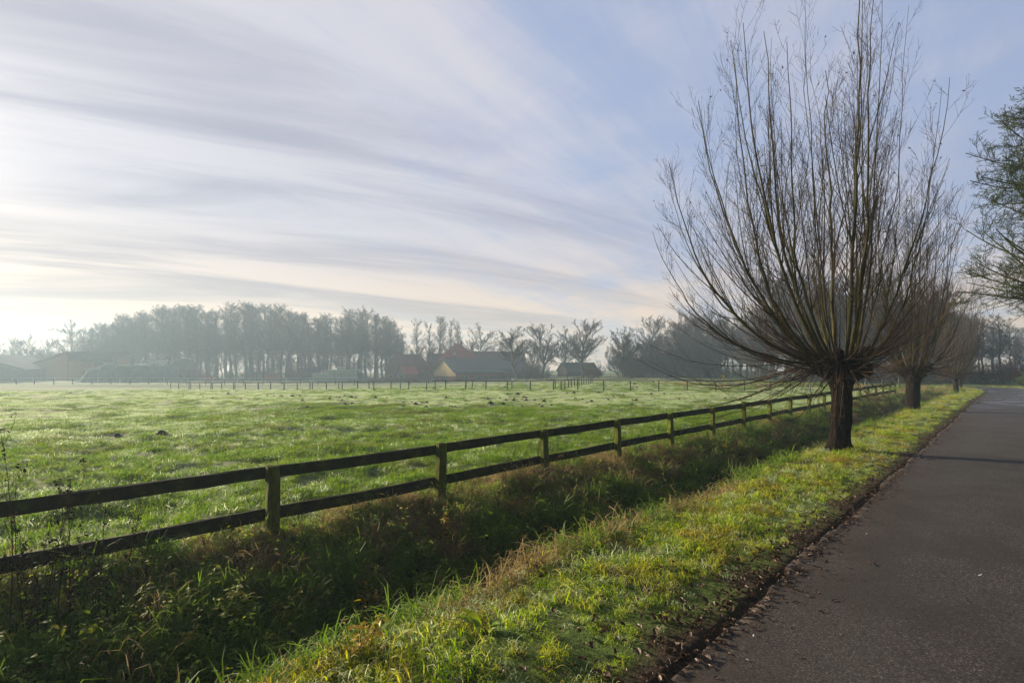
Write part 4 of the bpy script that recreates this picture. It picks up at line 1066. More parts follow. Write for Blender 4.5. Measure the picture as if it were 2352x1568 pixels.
def bale_mesh(seed):
    rs = rng_(seed); import bmesh
    bm = bmesh.new(); bmesh.ops.create_cube(bm, size=1)
    for v in bm.verts: v.co = Vector((v.co.x*1.62, v.co.y*1.1, v.co.z*.72))
    bmesh.ops.bevel(bm, geom=list(bm.edges), offset=.13, segments=3, affect='EDGES', profile=0.6)
    bmesh.ops.subdivide_edges(bm, edges=[e for e in bm.edges if e.calc_length() > .4], cuts=3, use_grid_fill=True)
    for v in bm.verts:
        v.co += Vector(rs.normal(size=3)*0.012); v.co.z *= 1+0.06*math.cos(v.co.x*2.2)
    me = bpy.data.meshes.new('bale'); bm.to_mesh(me); bm.free(); me.materials.append(M['bale'])
    me.polygons.foreach_set('use_smooth', [True]*len(me.polygons)); return me
BM = [bale_mesh(i) for i in range(3)]
def bales():
    Y0 = 108; X0 = px2x(720, Y0); X1 = px2x(818, Y0); rs = rng_(8)
    cols = [3, 3, 4, 4, 4, 4]; z0 = gz0(X0, Y0)
    n = len(cols); sp = (X1-X0)/n
    for back in (0, 1):
        for c, hh in enumerate(cols):
            for k in range(hh+(1 if back and c in (3,) else 0)):
                if back and k < hh-1: continue
                o = obj('wrapped_bale', BM[(c+k+back) % 3]); o.location = (X0+sp*(c+.5)+rs.normal(0, .05)+.3*back, Y0+1.25*back+rs.normal(0, .05)+.1*c, z0+.34+k*.715)
                o.rotation_euler = (0, 0, rs.normal(0, .05))
                rown = ('bottom', 'second', 'third', 'top')[min(k, 3)]
                coln = ('leftmost', 'second from left', 'third from left', 'fourth from left', 'fifth from left', 'rightmost')[c]
                tag(o, ('pale green wrapped bale, %s row, %s column of the stack' % (rown, coln)) if not back else 'pale green wrapped bale %s behind the %s column' % ('on top' if k == hh else 'just', coln), 'bale', 'wrapped bales stacked before the wood')
bales()
def small_stuff():
    # red machine near the polytunnel
    P, a = frame_at(478, 108, 10)
    root = thing('farm_trailer', 'small red farm trailer standing right of the polytunnel', 'trailer', P, a)
    b = MB(); b.poly([(-.8,-.5,.45),(.8,-.5,.45),(1.0,-.6,1.15),(-1.0,-.6,1.15)]); b.poly([(.8,.5,.45),(-.8,.5,.45),(-1.0,.6,1.15),(1.0,.6,1.15)])
    b.poly([(-.8,.5,.45),(-.8,-.5,.45),(-1.0,-.6,1.15),(-1.0,.6,1.15)]); b.poly([(.8,-.5,.45),(.8,.5,.45),(1.0,.6,1.15),(1.0,-.6,1.15)]); b.poly([(-.8,-.5,.45),(-.8,.5,.45),(.8,.5,.45),(.8,-.5,.45)])
    b.build('body', M['red_paint'], root)
    for y in (-.6, .6):
        t = np.linspace(0, 2*np.pi, 15); Pp = np.stack([.28*np.cos(t), np.full(15, y), .3+.28*np.sin(t)], 1)[None]
        v, q = tubes(Pp, np.full((1, 15), .1), 6); obj('wheel', mesh_np('wheel', v, [q], M['rubber'], True), root)
    d = MB(); d.box(.8, 2.0, -.04, .04, .4, .5); d.build('drawbar', M['dark_boards'], root)
    # white tub
    P, a = frame_at(1182, 92, 0); n = 16; V = []
    for r, z in ((.0, 0.02), (.42, 0.02), (.5, .5), (.52, .52), (.46, .52), (.40, .1), (0, .1)):
        V += [(r*1.1*math.cos(i/n*2*math.pi), r*.7*math.sin(i/n*2*math.pi), z) for i in range(n)]
    i = (np.arange(6)*n)[:, None]; aa = np.arange(n); bb = (aa+1) % n
    o = obj('water_tub', mesh_np('water_tub', V, [np.stack([i+aa, i+bb, i+n+bb, i+n+aa], -1).reshape(-1, 4)], M['white_plastic'], True)); o.location = P
    tag(o, 'small white tub by the far fence below the first round crowned tree', 'tub')
small_stuff()

# ------------------------------------------------------------------ molehills
MH = []
def molehills():
    protos = []
    for s_ in range(5):
        rs = rng_(40+s_); n, m = 22, 9; V = []
        ph = rs.uniform(0, 6.28, 6)
        for j in range(m+1):
            u = j/m
            for i in range(n):
                th = i/n*2*math.pi
                r = u*(1+.18*math.sin(2*th+ph[0])+.12*math.sin(3*th+ph[1])+.08*math.sin(5*th+ph[2]))
                z = .30*(1-u**1.7)*(1+.2*math.sin(3*th+ph[3])*u*(1-u)*3)+rs.normal(0, .02)*(1-u)-.04*u
                V.append((r*math.cos(th)*.5+rs.normal(0, .012), r*math.sin(th)*.5+rs.normal(0, .012), z*(.8 if j else .8)))
        a = np.arange(n); b = (a+1) % n; i = (np.arange(m)*n)[:, None]
        protos.append(mesh_np('molehill', V, [np.stack([i+a, i+b, i+n+b, i+n+a], -1).reshape(-1, 4)], M['soil'], False))
    A = [(30,998,24),(345,1014,30),(397,1016,20),(460,1018,28),(530,1021,40),(635,1020,38),(705,1019,26),(757,1019,18),(833,1028,28),(727,984,18),(463,993,14),(730,1062,36),(690,1063,20),(995,1026,34),(1050,1026,20),(1078,1036,36),(1128,1020,34),(1190,1032,42),(1232,1037,34),(983,1042,32),(1100,1057,26),(1132,1097,38),(1195,1087,34),(1318,1048,28),(1415,1040,52),(1522,1037,26),(1407,965,30),(1677,1079,36),(1758,1076,22),(1795,1096,46),(1850,1084,36),(1900,1077,30),(1890,1130,50),(1677,1116,40),(1512,1080,18),(1387,1105,24),(2082,1036,38),(232,1049,22),(290,1163,22),(150,1045,20),(770,1125,34),(2140,1118,28),(2050,1122,24)]
    B = [(773,887,34),(873,885,44),(593,929,32),(706,925,32),(795,921,26),(762,938,34),(833,943,36),(928,911,34),(952,919,38),(953,940,38),(912,928,22),(840,923,22),(617,971,52),(736,981,50),(918,1001,28),(1133,937,36),(1120,952,46),(1185,959,34),(1190,987,34),(1102,1003,36),(1076,980,28),(1033,940,26),(1335,879,34),(1400,877,40),(1417,929,34),(1484,936,42),(1567,954,40),(1530,968,36),(1710,883,34),(1635,875,36),(1772,915,40),(1725,942,38),(1870,895,30),(1950,938,28),(1988,940,38),(2130,881,34),(2248,881,22),(2262,938,24),(1943,980,36),(1825,1050,32),(165,1005,26),(235,997,26),(285,1005,36),
         (753,817,26),(790,790,24),(770,793,20),(385,812,34),(463,826,20),(435,827,18),(80,825,28),(145,822,20),(240,806,20),(260,806,16),(485,790,16),(545,790,18),(830,813,18),(2053,776,22),(2083,775,18),(2112,774,18),(2150,772,22),(1973,780,18),(1970,790,26),(1935,825,22),(1995,823,24),(1825,812,16),(2223,809,14)]
    C_ = [(473,888,20),(518,886,24),(510,930,28),(557,934,26),(885,918,20),(945,921,28),(1018,890,24),(1165,888,34),(1190,916,36),(915,825,20),(1067,815,20)]
    D_ = [(1910,1035,30),(2000,1038,20),(2145,997,18),(527,986,16),(10,1019,20),(85,1019,16)]
    L = [((900+x/2.352)/1.7415, (1150+y/2.352)/1.7415, w/2.352/1.7415) for x, y, w in A]
    L += [((1700+x/2.352)/1.7415, (1200+y/2.352)/1.7415, w/2.352/1.7415) for x, y, w in B]
    L += [((2500+x/2.352)/1.7415, (1200+y/2.352)/1.7415, w/2.352/1.7415) for x, y, w in C_]
    L += [((0+x/2.352)/1.7415, (1150+y/2.352)/1.7415, w/2.352/1.7415) for x, y, w in D_]
    sp = [((270, 1003, 23), 'largest dark molehill in the left part of the meadow'), ((370, 997, 24), 'molehill just right of the largest left one'), ((323, 1001, 12), 'tiny molehill between the two left ones')]
    rs = rng_(77)
    def put(x, y, w, label, group):
        X, Y, Z = hit(x, y+0.6); d = w*Y/F*1.05
        o = obj('molehill', protos[rs.integers(0, 5)]); o.location = (X, Y, Z-.0); o.rotation_euler = (0, 0, rs.uniform(0, 6.28)); o.scale = (d, d, min(d*1.5, 1.2)*rs.uniform(.85, 1.15))
        tag(o, label, 'molehill', group); MH.append((X, Y, d))
        if group: reg(o, label)
    for (x, y, w), l in sp: put(x, y, w, l, None)
    for x, y, w in L:
        beyond = y < 897
        hz = 'left' if x < 700 else 'middle' if x < 1150 else 'right'
        sz = 'large' if w > 9.5 else 'small' if w < 6 else 'middling'
        lab = '%s molehills %s the middle paddock fence, %s part' % (sz, 'beyond' if beyond else 'before', hz)
        put(x, y, w, lab, 'molehills in the meadow')
molehills()

# ------------------------------------------------------------------ grass and undergrowth
def blades(rng, n, rad, l0, l1, w, droop, lean=0.5, K=4, kink=0.0):
    """n curved blades inside a disc"""
    a = rng.uniform(0, 2*np.pi, n); r = rad*np.sqrt(rng.random(n))
    base = np.stack([r*np.cos(a), r*np.sin(a), np.full(n, -0.02)], 1)
    az = rng.uniform(0, 2*np.pi, n); el = np.pi/2-np.abs(rng.normal(0, lean, n)); L = rng.uniform(l0, l1, n)
    hz = np.stack([np.cos(az), np.sin(az), np.zeros(n)], 1)
    P = [base]; p = base; ang = el
    dr = droop*rng.uniform(0.4, 1.4, n)
    for k in range(1, K):
        d = hz*np.cos(ang)[:, None]+np.array([0, 0, 1.])*np.sin(ang)[:, None]
        p = p+d*(L/(K-1))[:, None]; P.append(p); ang = ang-dr*(k/(K-1))*1.6
        if kink and k == K-2: ang = ang-kink
    side = np.stack([-np.sin(az), np.cos(az), np.zeros(n)], 1)
    side = side+rng.normal(size=(n, 3))*0.4; side /= np.linalg.norm(side, axis=1, keepdims=True)
    W = w*rng.uniform(0.6, 1.3, n)
    V = []; prof_ = [0.75, 1.0, 0.7, 0.0] if K == 4 else [0.7, 1.0, 0.95, 0.65, 0.0]
    for k in range(K-1):
        V += [P[k]-side*(W*prof_[k]/2)[:, None], P[k]+side*(W*prof_[k]/2)[:, None]]
    V.append(P[K-1]); V = np.stack(V, 1); m = V.shape[1]
    b = (np.arange(n)*m)[:, None]
    Q = np.concatenate([b+np.array([[2*k, 2*k+1, 2*k+3, 2*k+2]]) for k in range(K-2)]).reshape(-1, 4)
    T = (b+np.array([[2*(K-2), 2*(K-2)+1, m-1]])).reshape(-1, 3)
    return V.reshape(-1, 3), Q, T
def leaf_plant(rng, h, nst, nl, ls, wide=0.42, mat=None):
    """stems with broad pointed leaves"""
    sp = [(rng.normal(0, .03), rng.normal(0, .03), -.03, rng.uniform(0, 6.28), math.pi/2-abs(rng.normal(0, .45)), h*rng.uniform(.6, 1.1), .003, -.3) for _ in range(nst)]
    P, R = stem_set(sp, 7, rng, 1, .08); sv, sq = tubes(P, R, 3)
    V = []; F3 = []
    for i in range(nst):
        for k in range(nl):
            u = rng.uniform(.2, 1)*5.99; j = int(u); p = P[i, j]*(1-u+j)+P[i, min(j+1, 6)]*(u-j)
            az = rng.uniform(0, 6.28); d = np.array([math.cos(az), math.sin(az), rng.uniform(-.35, .3)]); d /= np.linalg.norm(d)
            s_ = np.cross(d, [0, 0, 1]); s_ /= np.linalg.norm(s_); s_ += rng.normal(size=3)*.25; up = np.cross(s_, d)
            L = ls*rng.uniform(.6, 1.2); p0 = p+d*L*.25; b = len(V)
            V += [p0, p0+d*L*.35+s_*L*wide*.5+up*L*.06, p0+d*L+up*(-L*.12), p0+d*L*.35-s_*L*wide*.5+up*L*.06, p0+d*L*.4-up*L*.02, p]
            F3 += [(b, b+1, b+4), (b+1, b+2, b+4), (b+2, b+3, b+4), (b+3, b, b+4)]
    return sv, sq, np.array(V), np.array(F3)
def src_collection(name, items):
    c = bpy.data.collections.new(name)
    for i, me in enumerate(items):
        o = bpy.data.objects.new('%s_%02d' % (name, i), me); c.objects.link(o)
    return c
def scatter(name, label, cat, pts, rot, scl, idx, coll):
    me = bpy.data.meshes.new(name); n = len(pts); me.vertices.add(n); me.vertices.foreach_set('co', pts.astype(np.float32).ravel())
    me.attributes.new('rot', 'FLOAT_VECTOR', 'POINT').data.foreach_set('vector', rot.astype(np.float32).ravel())
    me.attributes.new('scl', 'FLOAT_VECTOR', 'POINT').data.foreach_set('vector', scl.astype(np.float32).ravel())
    me.attributes.new('idx', 'INT', 'POINT').data.foreach_set('value', idx.astype(np.int32))
    me.update(); o = obj(name, me)
    g = bpy.data.node_groups.new(name+'_nodes', 'GeometryNodeTree')
    g.interface.new_socket('Geometry', in_out='INPUT', socket_type='NodeSocketGeometry'); g.interface.new_socket('Geometry', in_out='OUTPUT', socket_type='NodeSocketGeometry')
    N = g.nodes; L = g.links; gi = N.new('NodeGroupInput'); go = N.new('NodeGroupOutput')
    ci = N.new('GeometryNodeCollectionInfo'); ci.inputs['Collection'].default_value = coll; ci.inputs['Separate Children'].default_value = True; ci.inputs['Reset Children'].default_value = True
    ip = N.new('GeometryNodeInstanceOnPoints'); ip.inputs['Pick Instance'].default_value = True
    def na(nm, t):
        a = N.new('GeometryNodeInputNamedAttribute'); a.data_type = t; a.inputs[0].default_value = nm; return a.outputs[0]
    er = N.new('FunctionNodeEulerToRotation'); L.new(na('rot', 'FLOAT_VECTOR'), er.inputs[0])
    L.new(gi.outputs[0], ip.inputs['Points']); L.new(ci.outputs[0], ip.inputs['Instance']); L.new(na('idx', 'INT'), ip.inputs['Instance Index'])
    L.new(er.outputs[0], ip.inputs['Rotation']); L.new(na('scl', 'FLOAT_VECTOR'), ip.inputs['Scale']); L.new(ip.outputs[0], go.inputs[0])
    md = o.modifiers.new('scatter', 'NODES'); md.node_group = g
    return tag(o, label, cat, None, 'stuff')
def polar(rng, r0, r1, rho0, rk, pw, az0=-58, az1=60):
    """points with density rho0*min(1,(rk/r)^pw) per m2"""
    rr = np.linspace(r0, r1, 400); rho = rho0*np.minimum(1, (rk/rr)**pw); w = rho*rr
    da = math.radians(az1-az0); tot = int((w.sum()*(rr[1]-rr[0]))*da); cdf = np.cumsum(w); cdf /= cdf[-1]
    r = np.interp(rng.random(tot), cdf, rr); a = np.radians(rng.uniform(az0, az1, tot))
    return np.sin(a)*r, np.cos(a)*r, r
def clear(X, Y, extra):
    k = np.ones(len(X), bool)
    for a, b, d in MH: k &= ((X-a)**2+(Y-b)**2) > (d*.45+extra)**2
    return k
def put_scatter(name, label, cat, X, Y, sc, idx, coll, rng, tilt=0.15, dz=0.0, qr=None, flat=None):
    Z = ground(X, Y, True, qr)+dz; n = len(X)
    rot = np.stack([rng.normal(0, tilt, n), rng.normal(0, tilt, n), rng.uniform(0, 6.28, n)], 1)
    S = np.stack([sc, sc, sc*(rng.uniform(.75, 1.25, n) if flat is None else flat)], 1)
    return scatter(name, label, cat, np.stack([X, Y, Z], 1), rot, S, idx, coll)
def bm_(rng, mat, *a, **k):
    V, Q, T = blades(rng, *a, **k); return mesh_np('tuft', V, [Q, T], mat)
def undergrowth():
    R = rng_(900)
    # ---- field
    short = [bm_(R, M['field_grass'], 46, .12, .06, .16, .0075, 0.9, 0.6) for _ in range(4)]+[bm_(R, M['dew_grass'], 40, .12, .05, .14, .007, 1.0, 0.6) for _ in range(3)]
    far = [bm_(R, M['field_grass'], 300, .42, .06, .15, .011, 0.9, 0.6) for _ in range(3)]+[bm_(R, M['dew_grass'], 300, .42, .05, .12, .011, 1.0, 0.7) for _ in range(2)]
    tus = [bm_(R, M['long_grass'], 90, .14, .12, .28, .005, 1.3, 0.6) for _ in range(2)]+[bm_(R, M['field_grass'], 90, .15, .12, .26, .005, 1.3, 0.6) for _ in range(2)]
    cs = src_collection('meadow_tuft', short); cf = src_collection('meadow_patch', far); ct = src_collection('tussock', tus)
    X, Y, r = polar(R, 3.0, 26, 85, 9, 1.5); qr = road_q(X, Y); q = qr[0]
    m = (q > 4.7)&qr[1]&clear(X, Y, .08); X, Y, r, q = X[m], Y[m], r[m], q[m]; dm = dew_glare_mask(X, Y)
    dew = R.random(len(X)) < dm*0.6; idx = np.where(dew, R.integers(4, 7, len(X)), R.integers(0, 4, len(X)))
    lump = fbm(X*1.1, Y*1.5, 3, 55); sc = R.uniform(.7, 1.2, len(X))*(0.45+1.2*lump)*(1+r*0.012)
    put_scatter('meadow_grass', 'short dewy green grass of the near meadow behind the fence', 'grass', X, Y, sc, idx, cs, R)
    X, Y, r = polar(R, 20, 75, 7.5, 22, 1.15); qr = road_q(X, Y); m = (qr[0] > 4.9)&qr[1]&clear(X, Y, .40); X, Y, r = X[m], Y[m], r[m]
    dm = dew_glare_mask(X, Y); idx = np.where(R.random(len(X)) < dm*.9, R.integers(3, 5, len(X)), R.integers(0, 3, len(X)))
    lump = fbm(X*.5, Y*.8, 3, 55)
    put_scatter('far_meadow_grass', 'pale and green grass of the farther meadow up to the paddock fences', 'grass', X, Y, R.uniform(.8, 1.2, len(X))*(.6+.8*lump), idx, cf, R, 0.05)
    X, Y, r = polar(R, 5, 34, 1.3, 12, .9); qr = road_q(X, Y); cl = fbm(X*.5, Y*.7, 3, 66)
    m = (qr[0] > 5.2)&qr[1]&(cl > .50); X, Y = X[m], Y[m]
    put_scatter('grass_tussocks', 'darker tussocks standing out of the near meadow', 'grass', X, Y, R.uniform(.5, 1.0, len(X)), R.integers(0, 4, len(X)), ct, R)
    # ---- verge
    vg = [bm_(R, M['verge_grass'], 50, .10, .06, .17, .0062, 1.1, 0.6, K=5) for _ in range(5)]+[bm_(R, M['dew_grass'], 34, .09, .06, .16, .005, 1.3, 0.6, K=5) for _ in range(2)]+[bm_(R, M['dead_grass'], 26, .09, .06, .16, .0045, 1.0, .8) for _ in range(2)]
    cv = src_collection('verge_tuft', vg)
    X, Y, r = polar(R, 2.0, 72, 165, 6, 1.25, -56, 62); qr = road_q(X, Y); q, left = qr; s, t = st(X, Y)
    edge = 0.10+0.28*fbm(s*1.3, s*0, 3, 3)*1.0
    ok = (q > edge)&((q < 1.95)|((s > 54)&(q < 5)))&(left|(s > 50))
    keep = R.random(len(X)) < np.clip(0.45+0.9*sst(edge, edge+.6, q), 0, 1)*(0.35+1.0*sst(.32, .5, fbm(X*2.2, Y*2.2, 3, 12)))
    m = ok&keep; X, Y, r, q, s = X[m], Y[m], r[m], q[m], s[m]
    u = R.random(len(X)); lip = sst(1.1, 1.6, q); dn = fbm(X*1.3, Y*1.3, 2, 44)
    idx = np.where(u < .13+.25*lip*dn+.20*(dn > .56), R.integers(7, 9, len(X)), np.where(u > .84-.22*dn, R.integers(5, 7, len(X)), R.integers(0, 5, len(X))))
    sc = R.uniform(.6, 1.15, len(X))*(.62+.55*sst(0.1, 1.2, q)+.5*(fbm(X*1.7, Y*1.7, 3, 13)-.5))*(1+r*.010)
    put_scatter('verge_grass', 'bright dewy grass of the verge between ditch and lane', 'grass', X, Y, sc, idx, cv, R, .18)
    # ---- banks of the ditch
    lg = [bm_(R, M['long_grass'], 70, .10, .20, .46, .0085, 1.2, .55, K=5) for _ in range(4)]
    dg = [bm_(R, M['dead_grass'], 60, .12, .15, .42, .0070, .9, .6, K=5) for _ in range(4)]
    tg = [bm_(R, M['field_grass'], 55, .10, .12, .26, .0075, 1.1, .6, K=5) for _ in range(3)]
    cb_ = src_collection('bank_tuft', lg+dg+tg)
    X, Y, r = polar(R, 2.4, 66, 75, 7, 1.2); qr = road_q(X, Y); q, left = qr; s, t = st(X, Y)
    m = (q > 1.62)&(q < 5.9)&left&(s < 64); X, Y, r, q, s = X[m], Y[m], r[m], q[m], s[m]
    n1 = fbm(X*.9, Y*.9, 3, 91); n2 = fbm(X*.8+9, Y*.8, 3, 92)
    pd = np.clip(.16+.30*sst(3.6, 4.6, q)*(1-sst(5.3, 5.9, q))+.22*sst(14, 30, s)+(n1-.5)*2.6, .04, .9)
    dead = R.random(len(X)) < pd
    topz = sst(4.3, 5.2, q)
    idx = np.where(dead, R.integers(4, 8, len(X)), np.where(R.random(len(X)) < topz*.75, R.integers(8, 11, len(X)), R.integers(0, 4, len(X))))
    m = (R.random(len(X)) < .40+.9*n2)&~((q > 5.2)&(R.random(len(X)) > .55)); X, Y, r, q, idx = X[m], Y[m], r[m], q[m], idx[m]
    sc = R.uniform(.6, 1.1, len(X))*(.55+1.0*fbm(X*1.5, Y*1.5, 3, 93))*(1-.2*sst(4.9, 5.8, q))*(1+r*.008)
    put_scatter('bank_grass', 'long green and dead brown grass covering the banks of the ditch', 'grass', X, Y, sc, idx, cb_, R, .3)
    # dead curled stems along the lip
    curl = [bm_(R, M['dead_grass'], 14, .05, .22, .40, .006, .9, .25, K=5, kink=1.6) for _ in range(4)]
    cc = src_collection('curled_stem', curl)
    X, Y, r = polar(R, 2.4, 40, 17, 6, 1.1); qr = road_q(X, Y); q, left = qr; cl = fbm(X*.9, Y*.9, 2, 17)
    m = left&(((np.abs(q-1.68) < .14)&(cl > .45))|((q > 3.9)&(q < 5.4)&(cl > .52))); X, Y, q = X[m], Y[m], q[m]
    put_scatter('dead_stems', 'bent dead grass stems along the lip of the ditch', 'grass', X, Y, R.uniform(.6, 1.1, len(X)), R.integers(0, 4, len(X)), cc, R, .1)
    # leafy ground cover
    lp = []
    for i in range(5):
        sv, sq, V, T = leaf_plant(R, .34, 6, 9, .055, .6)
        mm = mesh_np('plant', np.concatenate([sv, V]), [sq, T+len(sv)], [M['leaf_green'] if i < 4 else M['leaf_yellow']]); lp.append(mm)
    dock = []
    for i in range(2):
        sv, sq, V, T = leaf_plant(R, .10, 5, 2, .13, .5); dock.append(mesh_np('plant', np.concatenate([sv, V]), [sq, T+len(sv)], [M['leaf_green']]))
    cl_ = src_collection('leafy_plant', lp+dock)
    X, Y, r = polar(R, 2.4, 45, 30, 7, 1.0); qr = road_q(X, Y); q, left = qr; nb = fbm(X*.8, Y*.8, 3, 23)
    m = left&(q > 1.35)&(q < 5.0)&(nb > .40); X, Y, q = X[m], Y[m], q[m]
    idx = np.where(q < 1.8, R.integers(5, 7, len(X)), np.where(R.random(len(X)) < .09, 4, R.integers(0, 4, len(X))))
    put_scatter('bramble_cover', 'low leafy brambles and nettles in the ditch', 'undergrowth', X, Y, R.uniform(.6, 1.15, len(X))*(1+.01), idx, cl_, R, .25)
    X, Y, r = polar(R, 2.4, 9, 5, 7, 1.0, -40, 60); qr = road_q(X, Y); q, left = qr
    m = left&(q > .5)&(q < 1.7); X, Y = X[m], Y[m]
    # dry dark weed stalks by the fence
    ws = []
    for i in range(4):
        sp = [(R.normal(0, .02), R.normal(0, .02), -.05, R.uniform(0, 6.28), math.pi/2-abs(R.normal(0, .12)), R.uniform(.35, .65), .0035, 0) for _ in range(3)]
        P, Rr = stem_set(sp, 7, R, 1, .04); b, br = grow(P, Rr, 5, .4, .95, .3, .8, .12, .3, 3, .5, .05, .6, R, rmin=.0016)
        a = merge([tubes(P, Rr, 3), tubes(b, br, 3)]); v, q_ = leaf_quads(np.concatenate([b[:, -1:], b[:, 1:2]]), 34, .028, R); v = v+R.normal(size=v.shape)*.003
        ws.append(mesh_np('weed', np.concatenate([a[0], v]), [np.concatenate([a[1], q_+len(a[0])])], M['stalk']))
    cw = src_collection('dry_weed', ws)
    X, Y, r = polar(R, 4.5, 40, 9, 9, .9); qr = road_q(X, Y); q, left = qr; cl = fbm(X*.6, Y*.6, 2, 18)
    m = left&(q > 4.2)&(q < 5.6)&(cl > .40); X, Y = X[m], Y[m]
    put_scatter('dry_weeds', 'small dark dry weeds standing at the foot of the fence', 'weeds', X, Y, R.uniform(.5, 1.0, len(X)), R.integers(0, 4, len(X)), cw, R, .08)
    # fallen leaves
    fl = []
    for i in range(5):
        nx, ny = 4, 5; V = []; Fq = []
        for a in range(ny):
            u = a/(ny-1); w = .5*math.sin(math.pi*min(.97, .06+u*.92))**.8*(1+.25*math.sin(u*17+i))
            for b in range(nx):
                vv = (b/(nx-1)-.5)*2; V.append((vv*w*.045, (u-.5)*.075, .012*vv*vv*R.uniform(.3, 1.5)+.008*math.sin(u*3+i)+.004))
        for a in range(ny-1):
            for b in range(nx-1): k = a*nx+b; Fq.append((k, k+1, k+nx+1, k+nx))
        fl.append(mesh_np('leaf', V, [np.array(Fq)], M['leaf_dead']))
    cL = src_collection('fallen_leaf', fl)
    X, Y, r = polar(R, 1.8, 45, 440, 5, 1.25, -10, 62); qr = road_q(X, Y); q, left = qr; s, t = st(X, Y)
    c0 = fbm(s*1.1, s*0, 3, 3)
    p = np.exp(-((q-.05)/(.13+.22*c0**1.5))**2)*1.0+.25*np.exp(-(q+.12)**2/.02)*(fbm(X*1.2, Y*1.2, 2, 15) > .5)+.16*np.exp(-(q-.4)**2/.16)*(q > 0)*(fbm(X*2, Y*2, 2, 5) > .45)+.05*np.exp(-(q/.3)**2)+.0012*(q < 0)
    m = (R.random(len(X)) < p)&(left|(s > 50))&(q > -3); X, Y, q = X[m], Y[m], q[m]
    qz = np.where(q < 0, 0.0, 1.0)
    Z = np.where(q < 0.0, road_z(X, Y)+.012, ground(X, Y, True)+.012+R.uniform(0, .03, len(X)))
    n = len(X); rot = np.stack([R.normal(0, .35, n)*(.3+.7*qz), R.normal(0, .35, n)*(.3+.7*qz), R.uniform(0, 6.28, n)], 1); sc = R.uniform(.25, .85, n)*np.where(q < -.1, .7, 1)
    scatter('fallen_leaves', 'brown fallen leaves gathered along the edge of the lane', 'leaves', np.stack([X, Y, Z], 1), rot, np.stack([sc]*3, 1), R.integers(0, 5, n), cL)
undergrowth()

# ------------------------------------------------------------------ single plants near the camera
def weed_stalks():
    """tall dry stalks in front of the fence at the left"""
    spots = [(20, 1385, 985, 'leftmost tall dry weed stalk crossing both rails'), (62, 1380, 1105, 'dry weed stalk beside the leftmost one, with dark seed heads'), (98, 1370, 1150, 'thin upright dry stalk at left, just reaching the top rail'), (128, 1375, 1060, 'slanting dry stalk at left with a forked top'),
             (160, 1368, 1115, 'tall dry stalk with the densest seed heads at left'), (215, 1330, 1128, 'dry stalk leaning right in front of the lower rail'), (262, 1375, 1150, 'bushy brown dead weed between stalks at left'), (545, 1300, 1180, 'short dry stalk midway to the first post')]
    for i, (x, yb, yt, lab) in enumerate(spots):
        rng = rng_(300+i)
        s_, t_ = 0, 5.55; k = (x-CX)/F
        # intersect picture column with a line in front of the fence
        sA = (k*t_*UX+t_*UY)/(UX-k*UY); X, Y = xy(sA, t_); zg = gz(X, Y); h = px2z(yt, Y)-zg
        if h < .3: h = .5
        root = thing('dry_weed_stalk', lab, 'weed', (X, Y, zg), rng.uniform(0, 6.28), 'dry weed stalks before the fence')
        sp = [(0, 0, -.05, rng.uniform(0, 6.28), math.pi/2-abs(rng.normal(0, .12)), h*1.03, .0055, .1)]+[(rng.normal(0, .03), rng.normal(0, .03), -.05, rng.uniform(0, 6.28), math.pi/2-abs(rng.normal(0, .2)), h*rng.uniform(.5, .8), .004, .1) for _ in range(2)]
        P, R_ = stem_set(sp, 10, rng, 1, .03); b, br = grow(P, R_, 9, .35, .97, .3, .7, .12, .3, 5, .6, .06, .6, rng, rmin=.002)
        m = merge([tubes(P, R_, 5), tubes(b, br, 3)]); obj('stem', mesh_np('stem', m[0], [m[1]], M['stalk']), root)
        pts = np.concatenate([b[:, -1:], b[:, -2:-1], b[:, 2:3], P[:1, 5:].reshape(-1, 1, 3)]); v, q = leaf_quads(pts, 150, .03, rng); v += rng.normal(size=v.shape)*.005
        obj('dry_leaves', mesh_np('dry_leaves', v, [q], M['stalk']), root)  # these small quads are the seed heads of the stalk
weed_stalks()
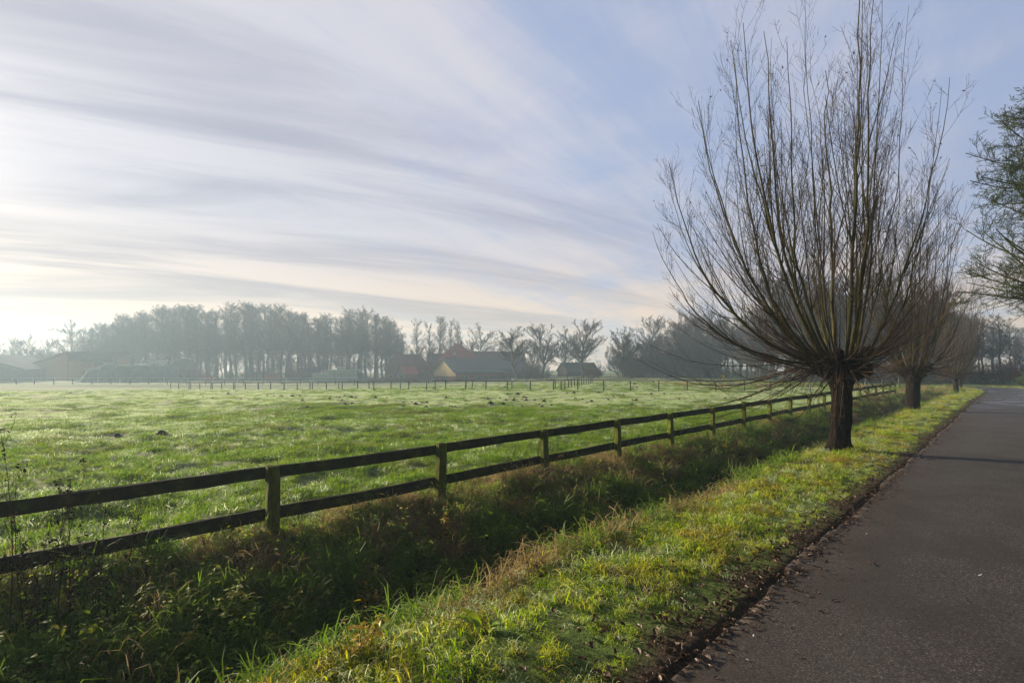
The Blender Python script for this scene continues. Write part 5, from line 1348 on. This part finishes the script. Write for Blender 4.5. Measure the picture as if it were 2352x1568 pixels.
def brambles():
    spots = [(735, 1395, 'yellow and orange leaved bramble shoot in the ditch, the brightest one'), (655, 1440, 'bramble with a few orange leaves left of the brightest one'), (860, 1400, 'upright yellowish bramble right of the brightest one'), (560, 1470, 'green bramble low in the ditch at left'),
             (1075, 1235, 'arching green bramble below the second post'), (1150, 1250, 'bramble with brownish leaves in the dark of the ditch'), (640, 1525, 'bramble at the bottom of the picture with orange leaves'), (980, 1290, 'small bramble with pale leaves on the far bank'), (1330, 1180, 'bramble on the bank below the third post'), (830, 1500, 'yellowish weed at the near lip of the ditch')]
    for i, (x, y, lab) in enumerate(spots):
        rng = rng_(400+i); X, Y, Z = hit(x, y+14)
        root = thing('bramble', lab, 'bramble', (X, Y, Z), 0, 'brambles in the ditch')
        sv, sq, V, T = leaf_plant(rng, .38, 9, 13, .05, .6)
        obj('stems', mesh_np('stems', sv, [sq], M['stalk']), root)
        obj('leaves', mesh_np('leaves', V, [T], M['leaf_yellow'] if i in (0, 1, 2, 6, 9) else M['leaf_green']), root)
    X, Y, Z = hit(1110, 1450); rng = rng_(450)
    root = thing('dock_plant', 'broad green dock leaf standing upright on the near lip', 'plant', (X, Y, Z)); V = []; Fq = []
    for li in range(5):
        az = rng.uniform(0, 6.28); L = rng.uniform(.12, .22); b0 = len(V)
        for a in range(7):
            u = a/6; w = .045*math.sin(math.pi*(.08+.9*u))**.7
            for b in (-1, -.5, 0, .5, 1):
                out = .02+u*L*(.35+.5*u); z = L*u*(1-.35*u)
                V.append((out*math.cos(az)-b*w*math.sin(az), out*math.sin(az)+b*w*math.cos(az), z+abs(b)*.012))
        for a in range(6):
            for b in range(4): k = b0+a*5+b; Fq.append((k, k+1, k+6, k+5))
    obj('leaves', mesh_np('leaves', V, [np.array(Fq)], M['leaf_green'], True), root)
brambles()
def on_road():
    def pt(x, y): Z = CAMZ*F/(y-HY); return px2x(x, Z), Z
    for x, y, L, rz, lab in ((2251, 1328, .05, .3, 'small white feather lying on the lane at right'), (1731, 1469, .03, 1.0, 'tiny pale feather on the asphalt near the leafy edge'), (1990, 1232, .022, 0, 'tiny white scrap on the asphalt beyond the twig')):
        X, Y = pt(x, y); V = []; n = 8
        for a in range(n+1):
            u = a/n; w = L*.16*math.sin(math.pi*min(.98, .05+.9*u))
            V += [(-L/2+u*L, -w, .004+.006*u), (-L/2+u*L, 0, .007+.008*u), (-L/2+u*L, w, .004+.006*u)]
        Fq = [(a*3+b, a*3+b+1, a*3+b+4, a*3+b+3) for a in range(n) for b in range(2)]
        o = obj('feather', mesh_np('feather', V, [np.array(Fq)], M['feather'], True)); o.location = (X, Y, .026); o.rotation_euler = (0, 0, rz); tag(o, lab, 'feather')
    for x, y, L, rz, lab in ((1996, 1297, .11, .9, 'short curved brown twig on the lane'), (2150, 1056, .55, .1, 'long thin fallen twig on the lane below the great willow')):
        X, Y = pt(x, y); rng = rng_(int(x)); t = np.linspace(-.5, .5, 7)
        P = np.stack([t*L, .12*L*np.sin(t*4), np.full(7, .008)], 1)[None]; v, q = tubes(P, (np.linspace(.005, .0025, 7))[None], 5)
        o = obj('fallen_twig', mesh_np('fallen_twig', v, [q], M['stalk'])); o.location = (X, Y, .022); o.rotation_euler = (0, 0, rz); tag(o, lab, 'twig')
on_road()

# ------------------------------------------------------------------ haze: one closed box of thin mist
def haze():
    mb = MB(); mb.box(-345, 345, -345, 345, -4.0, 24.5)
    m, k = newmat('mist'); out = k.new('ShaderNodeOutputMaterial'); v = k.new('ShaderNodeVolumePrincipled')
    v.inputs['Color'].default_value = (0.60, 0.80, 1.0, 1); v.inputs['Density'].default_value = 0.0017; v.inputs['Anisotropy'].default_value = 0.33
    k.link(v.outputs[0], out.inputs['Volume'])
    o = mb.build('haze', m); tag(o, 'thin morning mist over the fields', 'mist', None, 'stuff')
haze()
finish_labels()
